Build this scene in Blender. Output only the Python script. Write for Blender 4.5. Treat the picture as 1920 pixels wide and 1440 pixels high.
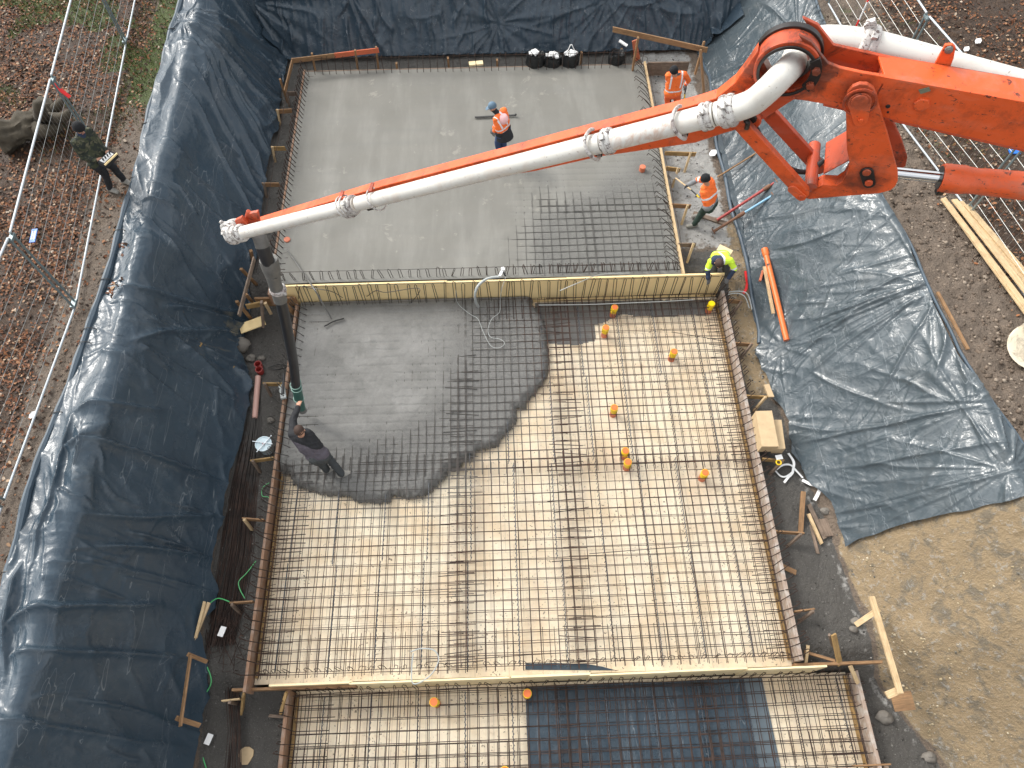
import bpy, math, random
import numpy as np
from mathutils import Vector, Matrix
for o in list(bpy.data.objects): bpy.data.objects.remove(o)
S = bpy.context.scene; COL = S.collection
rng = random.Random(7); nr = np.random.RandomState(5)
V = Vector
# ---------------------------------------------------------------- camera
FPX = 1333.0; PITCH = math.radians(61.5); YAW = math.radians(1.88)
CAM = V((0, 0, 13.0))
Fh = V((math.sin(YAW), math.cos(YAW), 0)); CR = V((math.cos(YAW), -math.sin(YAW), 0))
CF = Fh*math.cos(PITCH) + V((0, 0, -math.sin(PITCH))); CU = Fh*math.sin(PITCH) + V((0, 0, math.cos(PITCH)))
cd = bpy.data.cameras.new('camera'); cam = bpy.data.objects.new('camera', cd); COL.objects.link(cam)
cd.sensor_width = 36; cd.lens = FPX/1920*36; cd.clip_start = 0.1; cd.clip_end = 2000
cam.matrix_world = Matrix(((CR.x, CU.x, -CF.x, CAM.x), (CR.y, CU.y, -CF.y, CAM.y), (CR.z, CU.z, -CF.z, CAM.z), (0, 0, 0, 1)))
S.camera = cam
# ---------------------------------------------------------------- sky, sun, exposure
SUN_EL = math.radians(40); SUN_AZ = math.radians(-54)     # azimuth from +Y towards +X (light comes from the far left)
W = bpy.data.worlds.new('World'); S.world = W; W.use_nodes = True
nt = W.node_tree; bg = nt.nodes['Background']
sky = nt.nodes.new('ShaderNodeTexSky'); sky.sky_type = 'NISHITA'; sky.sun_disc = False
sky.sun_elevation = SUN_EL; sky.sun_rotation = SUN_AZ; sky.dust_density = 3; sky.altitude = 100
tc = nt.nodes.new('ShaderNodeTexCoord')
cn = nt.nodes.new('ShaderNodeTexNoise'); cn.inputs['Scale'].default_value = 2.2; cn.inputs['Detail'].default_value = 6
nt.links.new(tc.outputs['Generated'], cn.inputs['Vector'])
cr_ = nt.nodes.new('ShaderNodeValToRGB'); cr_.color_ramp.elements[0].position = .36; cr_.color_ramp.elements[1].position = .68
cr_.color_ramp.elements[0].color = (4.3, 4.7, 5.3, 1); cr_.color_ramp.elements[1].color = (15, 14.7, 14.2, 1)
nt.links.new(cn.outputs['Fac'], cr_.inputs['Fac'])
mx = nt.nodes.new('ShaderNodeMixRGB'); mx.inputs['Fac'].default_value = .8
nt.links.new(sky.outputs[0], mx.inputs[1]); nt.links.new(cr_.outputs[0], mx.inputs[2])
# brighter veil of cloud round the sun
dp = nt.nodes.new('ShaderNodeVectorMath'); dp.operation = 'DOT_PRODUCT'; nt.links.new(tc.outputs['Generated'], dp.inputs[0])
dp.inputs[1].default_value = (math.sin(SUN_AZ)*math.cos(SUN_EL), math.cos(SUN_AZ)*math.cos(SUN_EL), math.sin(SUN_EL))
gr_ = nt.nodes.new('ShaderNodeValToRGB'); gr_.color_ramp.elements[0].position = .72; gr_.color_ramp.elements[1].position = 1.0
gr_.color_ramp.elements[0].color = (1, 1, 1, 1); gr_.color_ramp.elements[1].color = (4.5, 4.5, 4.4, 1); nt.links.new(dp.outputs['Value'], gr_.inputs['Fac'])
ml = nt.nodes.new('ShaderNodeMixRGB'); ml.blend_type = 'MULTIPLY'; ml.inputs['Fac'].default_value = 1
nt.links.new(mx.outputs[0], ml.inputs[1]); nt.links.new(gr_.outputs[0], ml.inputs[2]); nt.links.new(ml.outputs[0], bg.inputs['Color']); bg.inputs['Strength'].default_value = 0.10
sd = bpy.data.lights.new('sun', 'SUN'); sd.energy = 1.4; sd.angle = math.radians(11); sd.color = (1, .965, .91)
so = bpy.data.objects.new('sun', sd); COL.objects.link(so)
sdir = V((math.sin(SUN_AZ)*math.cos(SUN_EL), math.cos(SUN_AZ)*math.cos(SUN_EL), math.sin(SUN_EL)))
so.rotation_euler = sdir.to_track_quat('Z', 'Y').to_euler(); so.location = (-20, 20, 30)
S.view_settings.view_transform = 'Standard'; S.view_settings.look = 'None'; S.view_settings.gamma = 1
S.view_settings.use_curve_mapping = False; S.view_settings.exposure = 0.35
# ---------------------------------------------------------------- numeric helpers
def ray(x, y): return CF + CR*((x-960)/FPX) - CU*((y-720)/FPX)
def px(x, y, z):
    d = ray(x, y); return CAM + d*((z-CAM.z)/d.z)
def pd(x, y, t): return CAM + ray(x, y)*t
def h2(ix, iy, s=0):
    n = (ix.astype(np.int64)*374761393 + iy.astype(np.int64)*668265263 + s*982451653) & 0x7fffffff
    n = ((n ^ (n >> 13))*1274126177) & 0x7fffffff
    return ((n ^ (n >> 16)) & 0xffff)/65535.0
def vn(x, y, s=0):
    x = np.asarray(x, float); y = np.asarray(y, float)
    ix = np.floor(x); iy = np.floor(y); fx = x-ix; fy = y-iy
    ix = ix.astype(np.int64); iy = iy.astype(np.int64)
    fx = fx*fx*fx*(fx*(fx*6-15)+10); fy = fy*fy*fy*(fy*(fy*6-15)+10)
    a = h2(ix, iy, s)*(1-fx)+h2(ix+1, iy, s)*fx; b = h2(ix, iy+1, s)*(1-fx)+h2(ix+1, iy+1, s)*fx
    return a*(1-fy)+b*fy
def fbm(x, y, s=0, o=4):
    r = 0; a = .5; t = 0
    for k in range(o):
        r = r + a*vn(x*2**k, y*2**k, s+k*17); t += a; a *= .5
    return r/t
def ridge(x, y, s=0): return 1-np.abs(2*vn(x, y, s)-1)
def sstep(a, b, x):
    t = np.clip((np.asarray(x, float)-a)/(b-a), 0, 1); return t*t*(3-2*t)
def zfl(y):
    return -.35 - .5*sstep(0, 1, (10.3-y)/1.0) - .5*sstep(0, 1, (1.9-y)/.9)
def xl0(y): return np.interp(y, [0, 4, 7, 9, 12, 18.5], [-5.45, -5.6, -5.5, -5.9, -5.65, -5.9])
def xl1(y): return np.interp(y, [2, 4, 8, 14, 19], [-6.95, -6.9, -6.95, -7.1, -7.2])
def xr0(y): return np.interp(y, [-1, 0, 1.3, 3.6, 6.1, 8.2, 11.6, 17], [8.0, 7.5, 6.8, 6.5, 6.1, 5.8, 6.0, 6.0])
def xr1(y): return np.interp(y, [-1, 1.5, 3.5, 7.5, 10.2, 16.6], [10.8, 9.3, 8.45, 8.3, 7.85, 8.0])
def prof(t):
    t = np.clip(t, 0, 1); return .72*t + .28*(t*t*(3-2*t))
def TZ(x, y):
    x = np.asarray(x, float); y = np.asarray(y, float); f = zfl(y)
    l = prof((x-xl0(y))/(xl1(y)-xl0(y))); r = prof((x-xr0(y))/(xr1(y)-xr0(y))); b = prof((y-17.95)/1.1)
    m = np.maximum(np.maximum(l, r), b)
    top = 2.0 + .05*(fbm(x*.35, y*.35, 3)-.5)
    return f + (top-f)*m + .03*(fbm(x*1.7, y*1.7, 9)-.5)
def tz(x, y): return float(TZ(np.array([x]), np.array([y]))[0])
def pg(x, y, up=0.0):
    d = ray(x, y); t = 9.0
    for k in range(400):
        p = CAM + d*t
        g = p.z - up - tz(p.x, p.y)
        if g < .004: break
        t += max(g*.6, .003)
    return p
# ---------------------------------------------------------------- mesh builder
class MB:
    def __init__(s): s.v = []; s.f = []; s.m = []; s.g = []
    def add(s, vs, fs, mat=0, gc=None):
        o = len(s.v); s.v += [tuple(v) for v in vs]; s.f += [tuple(i+o for i in f) for f in fs]; s.m += [mat]*len(fs)
        s.g += gc if gc else [tuple(v) for v in vs]; return s
    def tube(s, path, r, n=8, mat=0, cap=True):
        P = [V(p) for p in path]; R = r if isinstance(r, (list, tuple)) else [r]*len(P)
        vs = []; fs = []; prev = None; L = 0; gc = []
        for i, p in enumerate(P):
            d = (P[min(i+1, len(P)-1)]-P[max(i-1, 0)]).normalized()
            if prev is None:
                a = V((0, 0, 1)) if abs(d.z) < .9 else V((1, 0, 0)); u = d.cross(a).normalized()
            else:
                u = (prev - d*prev.dot(d)).normalized()
            prev = u; w = d.cross(u)
            if i: L += (P[i]-P[i-1]).length
            for k in range(n):
                a = 2*math.pi*k/n; vs.append(p + (u*math.cos(a)+w*math.sin(a))*R[i])
                gc.append((L, math.cos(a)*R[i], math.sin(a)*R[i]))
        for i in range(len(P)-1):
            for k in range(n):
                k2 = (k+1) % n; fs.append((i*n+k, i*n+k2, (i+1)*n+k2, (i+1)*n+k))
        if cap: fs.append(tuple(range(n-1, -1, -1))); fs.append(tuple((len(P)-1)*n+k for k in range(n)))
        return s.add(vs, fs, mat, gc)
    def beam(s, p, q, w, t, up=(0, 0, 1), mat=0, jag=0.0):
        p = V(p); q = V(q); d = (q-p); L = d.length; d.normalize(); up = V(up)
        u = up - d*up.dot(d)
        if u.length < .05: u = V((0, 1, 0)) - d*d.y
        u.normalize(); l = d.cross(u)
        vs = []; gc = []; ro = rng.random()*50
        for a in (0, 1):
            for b in (-1, 1):
                for c in (-1, 1):
                    j = rng.uniform(-jag, jag)
                    vs.append(p + d*(L*a+j) + l*(b*w/2) + u*(c*t/2)); gc.append((ro+L*a, b*w/2+ro, c*t/2))
        fs = [(0, 1, 3, 2), (4, 6, 7, 5), (0, 4, 5, 1), (2, 3, 7, 6), (0, 2, 6, 4), (1, 5, 7, 3)]
        return s.add(vs, fs, mat, gc)
    def box(s, c, hx, hy, hz, mat=0):
        c = V(c); return s.beam(c-V((hx, 0, 0)), c+V((hx, 0, 0)), hy*2, hz*2, mat=mat)
    def prism(s, pts, off, mat=0):
        P = [V(p) for p in pts]; n = len(P); off = V(off)
        vs = P + [p+off for p in P]
        fs = [tuple(range(n)), tuple(range(2*n-1, n-1, -1))] + [(i, i+n, (i+1) % n+n, (i+1) % n) for i in range(n)]
        return s.add(vs, fs, mat)
    def lathe(s, base, axis, prof_, n=20, mat=0):
        base = V(base); ax = V(axis).normalized()
        a = V((0, 0, 1)) if abs(ax.z) < .9 else V((1, 0, 0)); u = ax.cross(a).normalized(); w = ax.cross(u)
        vs = []; fs = []
        for (r, h) in prof_:
            for k in range(n):
                t = 2*math.pi*k/n; vs.append(base+ax*h+(u*math.cos(t)+w*math.sin(t))*r)
        for i in range(len(prof_)-1):
            for k in range(n):
                k2 = (k+1) % n; fs.append((i*n+k, i*n+k2, (i+1)*n+k2, (i+1)*n+k))
        fs.append(tuple(range(n-1, -1, -1))); fs.append(tuple((len(prof_)-1)*n+k for k in range(n)))
        return s.add(vs, fs, mat)
    def build(s, name, mats, parent=None, smooth=40, bevel=0):
        me = bpy.data.meshes.new(name); off = V(parent.location) if parent and parent.type == 'EMPTY' else V((0, 0, 0))
        if parent and parent.parent: off = V(parent.parent.location) if parent.parent.type == 'EMPTY' else off
        me.from_pydata([tuple(V(v)-off) for v in s.v], [], s.f); me.validate()
        if not isinstance(mats, (list, tuple)): mats = [mats]
        for m in mats: me.materials.append(m)
        if len(me.polygons) == len(s.m): me.polygons.foreach_set('material_index', s.m)
        if len(me.vertices) == len(s.g):
            at = me.attributes.new('gc', 'FLOAT_VECTOR', 'POINT'); at.data.foreach_set('vector', [c for g in s.g for c in g])
        if smooth:
            me.shade_smooth()
            if smooth < 180: me.set_sharp_from_angle(angle=math.radians(smooth))
        o = bpy.data.objects.new(name, me); COL.objects.link(o)
        if parent: o.parent = parent
        if bevel:
            b = o.modifiers.new('b', 'BEVEL'); b.width = bevel; b.segments = 2; b.limit_method = 'ANGLE'; b.angle_limit = math.radians(35)
        return o
def tag(o, label=None, cat=None, group=None, kind=None):
    if label: o['label'] = label
    if cat: o['category'] = cat
    if group: o['group'] = group
    if kind: o['kind'] = kind
    return o
def thing(name, loc, label, cat, group=None):
    o = bpy.data.objects.new(name, None); COL.objects.link(o); o.location = loc; o.empty_display_size = .1
    return tag(o, label, cat, group)
def gridmesh(name, X, Y, Z, mats, attrs=None, keep=None, parent=None, smooth=180):
    r, c = X.shape; co = np.stack([X, Y, Z], -1).reshape(-1, 3)
    i = np.arange(r*c).reshape(r, c)
    q = np.stack([i[:-1, :-1], i[:-1, 1:], i[1:, 1:], i[1:, :-1]], -1).reshape(-1, 4)
    if keep is not None:
        kk = keep.reshape(-1); q = q[kk[q].all(1)]
        used = np.zeros(r*c, bool); used[q.reshape(-1)] = True; idx = -np.ones(r*c, int); idx[used] = np.arange(used.sum())
        q = idx[q]; co = co[used]
    else: used = np.ones(r*c, bool)
    me = bpy.data.meshes.new(name); me.vertices.add(len(co)); me.vertices.foreach_set('co', co.reshape(-1).astype(np.float32))
    me.loops.add(len(q)*4); me.loops.foreach_set('vertex_index', q.reshape(-1).astype(np.int32))
    me.polygons.add(len(q)); me.polygons.foreach_set('loop_start', (np.arange(len(q))*4).astype(np.int32))
    me.update(calc_edges=True); me.validate()
    for m in (mats if isinstance(mats, (list, tuple)) else [mats]): me.materials.append(m)
    if smooth: me.shade_smooth()
    for k, a in (attrs or {}).items():
        at = me.attributes.new(k, 'FLOAT', 'POINT'); at.data.foreach_set('value', a.reshape(-1)[used].astype(np.float32))
    o = bpy.data.objects.new(name, me); COL.objects.link(o)
    if parent: o.parent = parent
    return o
# ---------------------------------------------------------------- materials
class N:
    def __init__(s, name):
        s.m = bpy.data.materials.new(name); s.m.use_nodes = True; s.t = s.m.node_tree; s.b = s.t.nodes['Principled BSDF']
    def n(s, k, **kw):
        x = s.t.nodes.new('ShaderNode'+k)
        for a, b in kw.items(): setattr(x, a, b)
        return x
    def l(s, a, b): s.t.links.new(a, b)
    def co(s, attr=None):
        if attr:
            a = s.n('Attribute'); a.attribute_name = attr; return a.outputs['Vector']
        g = s.n('NewGeometry'); return g.outputs['Position']
    def fac(s, attr):
        a = s.n('Attribute'); a.attribute_name = attr; return a.outputs['Fac']
    def map(s, v, sc):
        m = s.n('Mapping'); m.inputs['Scale'].default_value = sc; s.l(v, m.inputs['Vector']); return m.outputs[0]
    def noise(s, v, sc, det=4, rough=.55, dist=0):
        x = s.n('TexNoise'); x.inputs['Scale'].default_value = sc; x.inputs['Detail'].default_value = det
        x.inputs['Roughness'].default_value = rough; x.inputs['Distortion'].default_value = dist; s.l(v, x.inputs['Vector']); return x.outputs['Fac']
    def vor(s, v, sc, feat='F1'):
        x = s.n('TexVoronoi'); x.feature = feat; x.inputs['Scale'].default_value = sc; s.l(v, x.inputs['Vector']); return x.outputs['Distance']
    def ramp(s, f, stops):
        r = s.n('ValToRGB'); e = r.color_ramp.elements
        while len(e) < len(stops): e.new(.5)
        for i, (p, c) in enumerate(stops):
            e[i].position = p; e[i].color = (c if isinstance(c, tuple) else (c, c, c))+(1,)
        s.l(f, r.inputs['Fac']); return r.outputs['Color']
    def mix(s, f, a, b, mode='MIX'):
        m = s.n('MixRGB'); m.blend_type = mode
        for i, x in zip((0, 1, 2), (f, a, b)):
            if hasattr(x, 'default_value'): s.l(x, m.inputs[i])
            elif i == 0: m.inputs[0].default_value = x
            else: m.inputs[i].default_value = tuple(x)+(1,)
        return m.outputs[0]
    def math(s, op, a, b=None):
        m = s.n('Math'); m.operation = op
        for i, x in enumerate((a, b)):
            if x is None: continue
            if hasattr(x, 'default_value'): s.l(x, m.inputs[i])
            else: m.inputs[i].default_value = x
        return m.outputs[0]
    def bump(s, h, st=.5, d=.01, nrm=None):
        b = s.n('Bump'); b.inputs['Strength'].default_value = st; b.inputs['Distance'].default_value = d; s.l(h, b.inputs['Height'])
        if nrm: s.l(nrm, b.inputs['Normal'])
        return b.outputs[0]
    def out(s, col=None, rough=None, nrm=None, metal=None, spec=None):
        for k, x in (('Base Color', col), ('Roughness', rough), ('Normal', nrm), ('Metallic', metal), ('Specular IOR Level', spec)):
            if x is None: continue
            if hasattr(x, 'default_value') : s.l(x, s.b.inputs[k])
            elif isinstance(x, tuple): s.b.inputs[k].default_value = x+(1,)
            else: s.b.inputs[k].default_value = x
        return s.m
def simple(name, col, rough=.6, var=.25, sc=12, metal=0, bump=.15, spec=.5):
    k = N(name); p = k.co(); f = k.noise(p, sc, 5)
    c = k.mix(f, tuple(x*(1-var) for x in col), tuple(min(1, x*(1+var)) for x in col))
    return k.out(c, rough, k.bump(f, bump, .01), metal, spec)
def wood(name, dark, light, stain=(.05, .035, .02), sf=.3):
    k = N(name); g = k.co('gc'); p = k.co()
    gr = k.noise(k.map(g, (1.5, 30, 30)), 3, 5, .6, .3); f = k.ramp(gr, [(.3, dark), (.7, light)])
    st = k.noise(p, 6, 5, .6); m = k.ramp(st, [(.45, 0.0), (.7, 1.0)])
    c = k.mix(k.math('MULTIPLY', m, sf), f, stain)
    return k.out(c, .75, k.bump(gr, .3, .004))
M = {}
M['wood'] = wood('weathered timber', (.16, .085, .04), (.36, .21, .10))
M['wood_light'] = wood('fresh timber', (.42, .29, .15), (.66, .50, .30), (.25, .16, .08), .4)
M['wood_yel'] = wood('yellow formwork timber', (.24, .15, .06), (.44, .28, .11), (.08, .05, .02), .6)
M['wood_grey'] = wood('grey old timber', (.12, .085, .06), (.27, .20, .15), (.04, .03, .025), .5)
M['wood_form'] = wood('formwork edge timber', (.17, .09, .055), (.34, .20, .12), (.30, .27, .24), .5)
def m_insul():
    k = N('cream insulation board'); p = k.co()
    f = k.noise(p, 1.3, 4); c = k.mix(k.ramp(f, [(.35, 0.0), (.62, 1.0)]), (.73, .585, .40), (.83, .73, .56))
    s1 = k.ramp(k.noise(p, 14, 5, .62), [(.57, 0.0), (.66, 1.0)]); c = k.mix(k.math('MULTIPLY', s1, .32), c, (.46, .32, .19))
    s2 = k.ramp(k.math('ADD', k.noise(p, 24, 2, .5), k.math('MULTIPLY', k.noise(p, 1.6, 3), .25)), [(.80, 0.0), (.83, 1.0)]); c = k.mix(k.math('MULTIPLY', s2, .8), c, (.07, .045, .03))
    s3 = k.ramp(k.noise(k.map(p, (2.2, .35, 1)), 2.0, 4, .6), [(.50, 0.0), (.66, 1.0)]); c = k.mix(k.math('MULTIPLY', s3, .4), c, (.57, .48, .38))
    br = k.n('TexBrick'); br.inputs['Scale'].default_value = 1; br.inputs['Brick Width'].default_value = .62; br.inputs['Row Height'].default_value = 1.25
    br.inputs['Mortar Size'].default_value = .006; br.inputs['Color1'].default_value = (1, 1, 1, 1); br.inputs['Color2'].default_value = (.93, .93, .93, 1); br.inputs['Mortar'].default_value = (.35, .3, .25, 1)
    k.l(p, br.inputs['Vector']); c = k.mix(.4, c, br.outputs['Color'], 'MULTIPLY')
    return k.out(c, .7, k.bump(s2, .3, .004))
M['insul'] = m_insul()
M['board_y'] = simple('yellow insulation edge board', (.95, .72, .37), .65, .08, 3, bump=.03)
def m_edge():
    k = N('cream board stained'); p = k.co(); f = k.noise(p, 2, 4); c = k.mix(f, (.72, .56, .30), (.88, .76, .50))
    s = k.ramp(k.noise(p, 25, 3), [(.6, 0.0), (.7, 1.0)]); c = k.mix(k.math('MULTIPLY', s, .35), c, (.3, .2, .1)); return k.out(c, .7)
M['board_c'] = m_edge()
def m_rebar(n='rusty reinforcing steel', a=(.030, .017, .014), b=(.095, .045, .028)):
    k = N(n); p = k.co(); f = k.ramp(k.noise(p, 5, 6, .7), [(.35, a), (.7, b)])
    m_ = k.n('Mapping'); m_.vector_type = 'POINT'; m_.inputs['Location'].default_value = (2.5/3.5, -7.3/3.3, 0); m_.inputs['Scale'].default_value = (1/3.5, 1/3.3, 0); k.l(p, m_.inputs['Vector']); ln = k.n('VectorMath'); ln.operation = 'LENGTH'; k.l(m_.outputs[0], ln.inputs[0])
    cem = k.ramp(k.math('ADD', ln.outputs['Value'], k.math('MULTIPLY', k.math('SUBTRACT', k.noise(p, 7, 4), .5), .5)), [(.85, 1.0), (1.0, 0.0)]); f = k.mix(k.math('MULTIPLY', cem, .75), f, (.085, .083, .078)); return k.out(f, .75, k.bump(k.noise(p, 120, 2), .4, .003), .3)
M['rebar'] = m_rebar()
M['rebar_d'] = m_rebar('dark reinforcing steel', (.02, .014, .012), (.075, .042, .03))
M['rebar_c'] = m_rebar('cement coated reinforcing steel', (.075, .072, .066), (.13, .125, .115))
M['strip'] = simple('grey spacer wire', (.075, .085, .10), .5, .4, 30, .5)
def m_tarp(name, base, dust, rough, crink, cs=1.0, df=.35):
    k = N(name); p = k.co(); f = k.noise(p, .9, 5, .6)
    c = k.mix(f, tuple(x*.8 for x in base), tuple(x*1.2 for x in base))
    d = k.ramp(k.noise(p, 1.6, 7, .68, .4), [(.50, 0.0), (.78, 1.0)]); c = k.mix(k.math('MULTIPLY', d, df), c, dust)
    d2 = k.ramp(k.noise(k.map(p, (6, .45, 4)), 1.1, 2, .4, .3), [(.615, 0.0), (.625, 1.0), (.632, 0.0)]); c = k.mix(k.math('MULTIPLY', d2, .35), c, (.35, .38, .40))
    r = k.ramp(k.noise(p, 3, 5), [(.3, rough*.8), (.75, min(1, rough*1.7))])
    v = k.vor(k.map(p, (1, 1, 1.4)), 5*cs, 'DISTANCE_TO_EDGE'); n1 = k.noise(p, 2.6*cs, 5, .6, 1.2); n2 = k.noise(p, 9*cs, 4, .6, .8)
    b1 = k.bump(n1, crink, .05); b2 = k.bump(n2, crink*.6, .012, b1); b3 = k.bump(k.math('MINIMUM', v, .10), crink*.22, .03, b2)
    return k.out(c, r, b3, 0, .5)
M['tarp_l'] = m_tarp('dark blue grey plastic sheet', (.038, .060, .082), (.12, .142, .155), .20, .4, 1.0, .35)
M['tarp_b'] = m_tarp('dark blue grey plastic sheet back', (.036, .056, .077), (.11, .130, .142), .20, .45, 1.0, .3)
M['tarp_r'] = m_tarp('grey glossy plastic sheet', (.060, .077, .088), (.165, .17, .168), .11, .6, 1.0, .35)
M['hem'] = simple('rolled plastic sheet hem', (.06, .085, .11), .3, .35, 4)
def m_ground():
    k = N('ground'); p = k.co(); gv = k.fac('gravel'); sn = k.fac('sand'); gs = k.fac('grass'); lf = k.fac('litter'); wt = k.fac('slurry')
    n1 = k.noise(p, 3, 7, .65); n2 = k.noise(p, 28, 4, .6); n3 = k.vor(p, 30)
    dirt = k.mix(n1, (.055, .040, .028), (.24, .185, .14)); dirt = k.mix(k.math('MULTIPLY', k.ramp(n2, [(.45, 0.0), (.65, 1.0)]), .5), dirt, (.05, .038, .028))
    lit = k.mix(n1, (.030, .017, .009), (.085, .045, .022)); lit = k.mix(k.ramp(n2, [(.35, 1.0), (.6, 0.0)]), lit, (.035, .022, .014))
    gra = k.mix(n2, (.030, .042, .009), (.085, .115, .022))
    grv = k.mix(n1, (.050, .047, .043), (.105, .098, .088)); grv = k.mix(k.ramp(n3, [(.10, 1.0), (.25, 0.0)]), grv, (.16, .155, .145))
    sd1 = k.mix(n1, (.20, .145, .082), (.35, .262, .155)); ch = k.ramp(k.noise(p, 3.2, 9, .75, .5), [(.50, 0.0), (.60, 1.0)])
    sd1 = k.mix(k.math('MULTIPLY', ch, .75), sd1, (.13, .115, .09)); sd1 = k.mix(k.math('MULTIPLY', k.ramp(k.noise(p, 9, 6, .75, .3), [(.56, 0.0), (.62, 1.0)]), .5), sd1, (.36, .36, .34))
    def edge(m, sc=4): return k.ramp(k.math('ADD', m, k.math('MULTIPLY', k.math('SUBTRACT', k.noise(p, sc, 6, .65), .5), .9)), [(.42, 0.0), (.58, 1.0)])
    c = k.mix(edge(lf), dirt, lit); c = k.mix(edge(gs, 2.5), c, gra); c = k.mix(edge(sn), c, sd1); c = k.mix(edge(gv), c, grv)
    c = k.mix(edge(wt, 6), c, k.mix(n1, (.22, .215, .20), (.42, .41, .39)))
    b = k.bump(k.noise(p, 9, 8, .7), .9, .08); b = k.bump(n3, .35, .015, b)
    return k.out(c, k.ramp(n1, [(.3, .55), (.7, .95)]), b)
M['ground'] = m_ground()
def m_conc(name, new):
    k = N(name); p = k.co(); ro = k.fac('rough'); n1 = k.noise(p, .7, 6, .6); n2 = k.noise(p, 16, 6, .7); n3 = k.noise(p, 60, 3, .6)
    if new: c = k.mix(k.ramp(k.noise(p, 2.4, 8, .72, .3), [(.36, 0.0), (.62, 1.0)]), (.115, .114, .106), (.185, .182, .172))
    else:
        c = k.mix(n1, (.135, .131, .115), (.20, .194, .172))
        st = k.ramp(k.noise(k.map(p, (1.3, .22, 1)), 1.6, 5, .6, .2), [(.46, 0.0), (.75, 1.0)]); c = k.mix(k.math('MULTIPLY', st, .5), c, (.27, .265, .24))
        band = k.ramp(k.noise(k.map(p, (.15, 2.2, 1)), 1.5, 4, .6), [(.45, 0.0), (.75, 1.0)]); c = k.mix(k.math('MULTIPLY', band, .35), c, (.15, .15, .14))
        pt = k.ramp(k.math('ADD', k.noise(p, 2.6, 7, .72, .3), k.math('MULTIPLY', k.noise(p, .5, 2), .35)), [(.79, 0.0), (.85, 1.0)]); c = k.mix(k.math('MULTIPLY', pt, .3), c, (.38, .36, .31))
    rc = k.mix(n2, (.105, .104, .098) if new else (.14, .138, .127), (.225, .222, .21) if new else (.22, .218, .20)); 
    c = k.mix(ro, c, rc)
    c = k.mix(k.math('MULTIPLY', k.ramp(n3, [(.35, 1.0), (.5, 0.0)]), k.math('MULTIPLY', k.math('ADD', ro, .15), .45)), c, (.07, .068, .064))
    b = k.bump(n2, .5 if new else .12, .03); bb = k.n('Bump'); bb.inputs['Distance'].default_value = .035; k.l(k.math('MULTIPLY', ro, .9), bb.inputs['Strength']); k.l(n3, bb.inputs['Height']); k.l(b, bb.inputs['Normal'])
    return k.out(c, k.ramp(k.noise(p, 1.1, 5), [(.35, .42 if new else .6), (.7, .8)]), bb.outputs[0])
M['conc_old'] = m_conc('floated concrete', False); M['conc_new'] = m_conc('fresh concrete', True)
def m_paint(name, col, grime=(.03, .018, .014), gf=.5, wear=(.5, .2, .13), rough=.42, ws=7, wt=.63, spots=()):
    k = N(name); p = k.co(); n = k.noise(p, 1.2, 5); c = k.mix(n, tuple(x*.85 for x in col), tuple(min(1, x*1.12) for x in col))
    g = k.ramp(k.noise(p, 2.8, 8, .75, .4), [(.50, 0.0), (.66, 1.0)]); c = k.mix(k.math('MULTIPLY', g, gf), c, grime); ed = k.n('NewGeometry'); pe = k.ramp(ed.outputs['Pointiness'], [(.52, 0.0), (.60, 1.0)]); c = k.mix(k.math('MULTIPLY', pe, k.math('MULTIPLY', g, .6)), c, wear)
    w = k.ramp(k.noise(k.map(p, (1, 1, 2)), ws*2, 6, .75, .6), [(wt, 0.0), (wt+.012, 1.0)]); c = k.mix(k.math('MULTIPLY', w, .85), c, grime)
    for (sx, r0, r1) in spots:
        vd = k.n('VectorMath'); vd.operation = 'DISTANCE'; k.l(p, vd.inputs[0]); vd.inputs[1].default_value = tuple(sx)
        dd = k.math('ADD', vd.outputs['Value'], k.math('MULTIPLY', k.math('SUBTRACT', k.noise(p, 6, 7, .75, .5), .5), r1*1.6))
        c = k.mix(k.math('MULTIPLY', k.ramp(dd, [(r0, 1.0), (r1, 0.0)]), .68), c, grime)
    f = k.ramp(k.noise(k.map(p, (.4, .4, 1.5)), 5, 6, .7), [(.5, 0.0), (.8, 1.0)]); c = k.mix(k.math('MULTIPLY', f, .3), c, wear)
    return k.out(c, k.ramp(n, [(.3, rough*.8), (.8, rough*1.4)]), k.bump(w, .3, .002))
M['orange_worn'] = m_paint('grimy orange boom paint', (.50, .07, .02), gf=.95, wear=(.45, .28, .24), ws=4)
M['white'] = m_paint('white pipe paint', (.66, .65, .605), (.16, .08, .05), .12, (.60, .52, .45), .38)
M['chip'] = m_paint('chipped white clamp paint', (.60, .59, .565), (.07, .04, .035), .55, (.3, .2, .18), .5, 9.0, .545)
def m_pipe_rust():
    k = N('white pipe with rust'); p = k.co(); g = k.co('gc'); c0 = k.mix(k.noise(p, 2, 5), (.62, .61, .575), (.71, .70, .67))
    r = k.ramp(k.noise(k.map(p, (6, 6, 2)), 3, 6, .7, .6), [(.45, 0.0), (.65, 1.0)]); c = k.mix(k.math('MULTIPLY', r, .55), c0, (.45, .2, .09)); return k.out(c, .4)
M['pipe_rust'] = m_pipe_rust()
M['grease'] = simple('black grease', (.018, .014, .013), .35, .5, 20)
M['rubber'] = simple('black rubber hose', (.022, .022, .024), .42, .3, 6)
M['steel'] = simple('grey cast steel', (.15, .147, .138), .5, .35, 14, .3)
M['chrome'] = simple('chromed rod', (.75, .76, .78), .12, .03, 3, 1.0, 0)
M['galv'] = simple('galvanised tube', (.50, .54, .57), .38, .15, 8, .65, .05)
M['galv_d'] = simple('grey fence post', (.20, .25, .26), .45, .2, 8, .5, .05)
M['wire'] = simple('galvanised wire', (.36, .37, .36), .45, .2, 20, .6, 0)
M['oplast'] = simple('orange plastic', (.70, .155, .035), .4, .12, 5, bump=.02)
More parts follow.
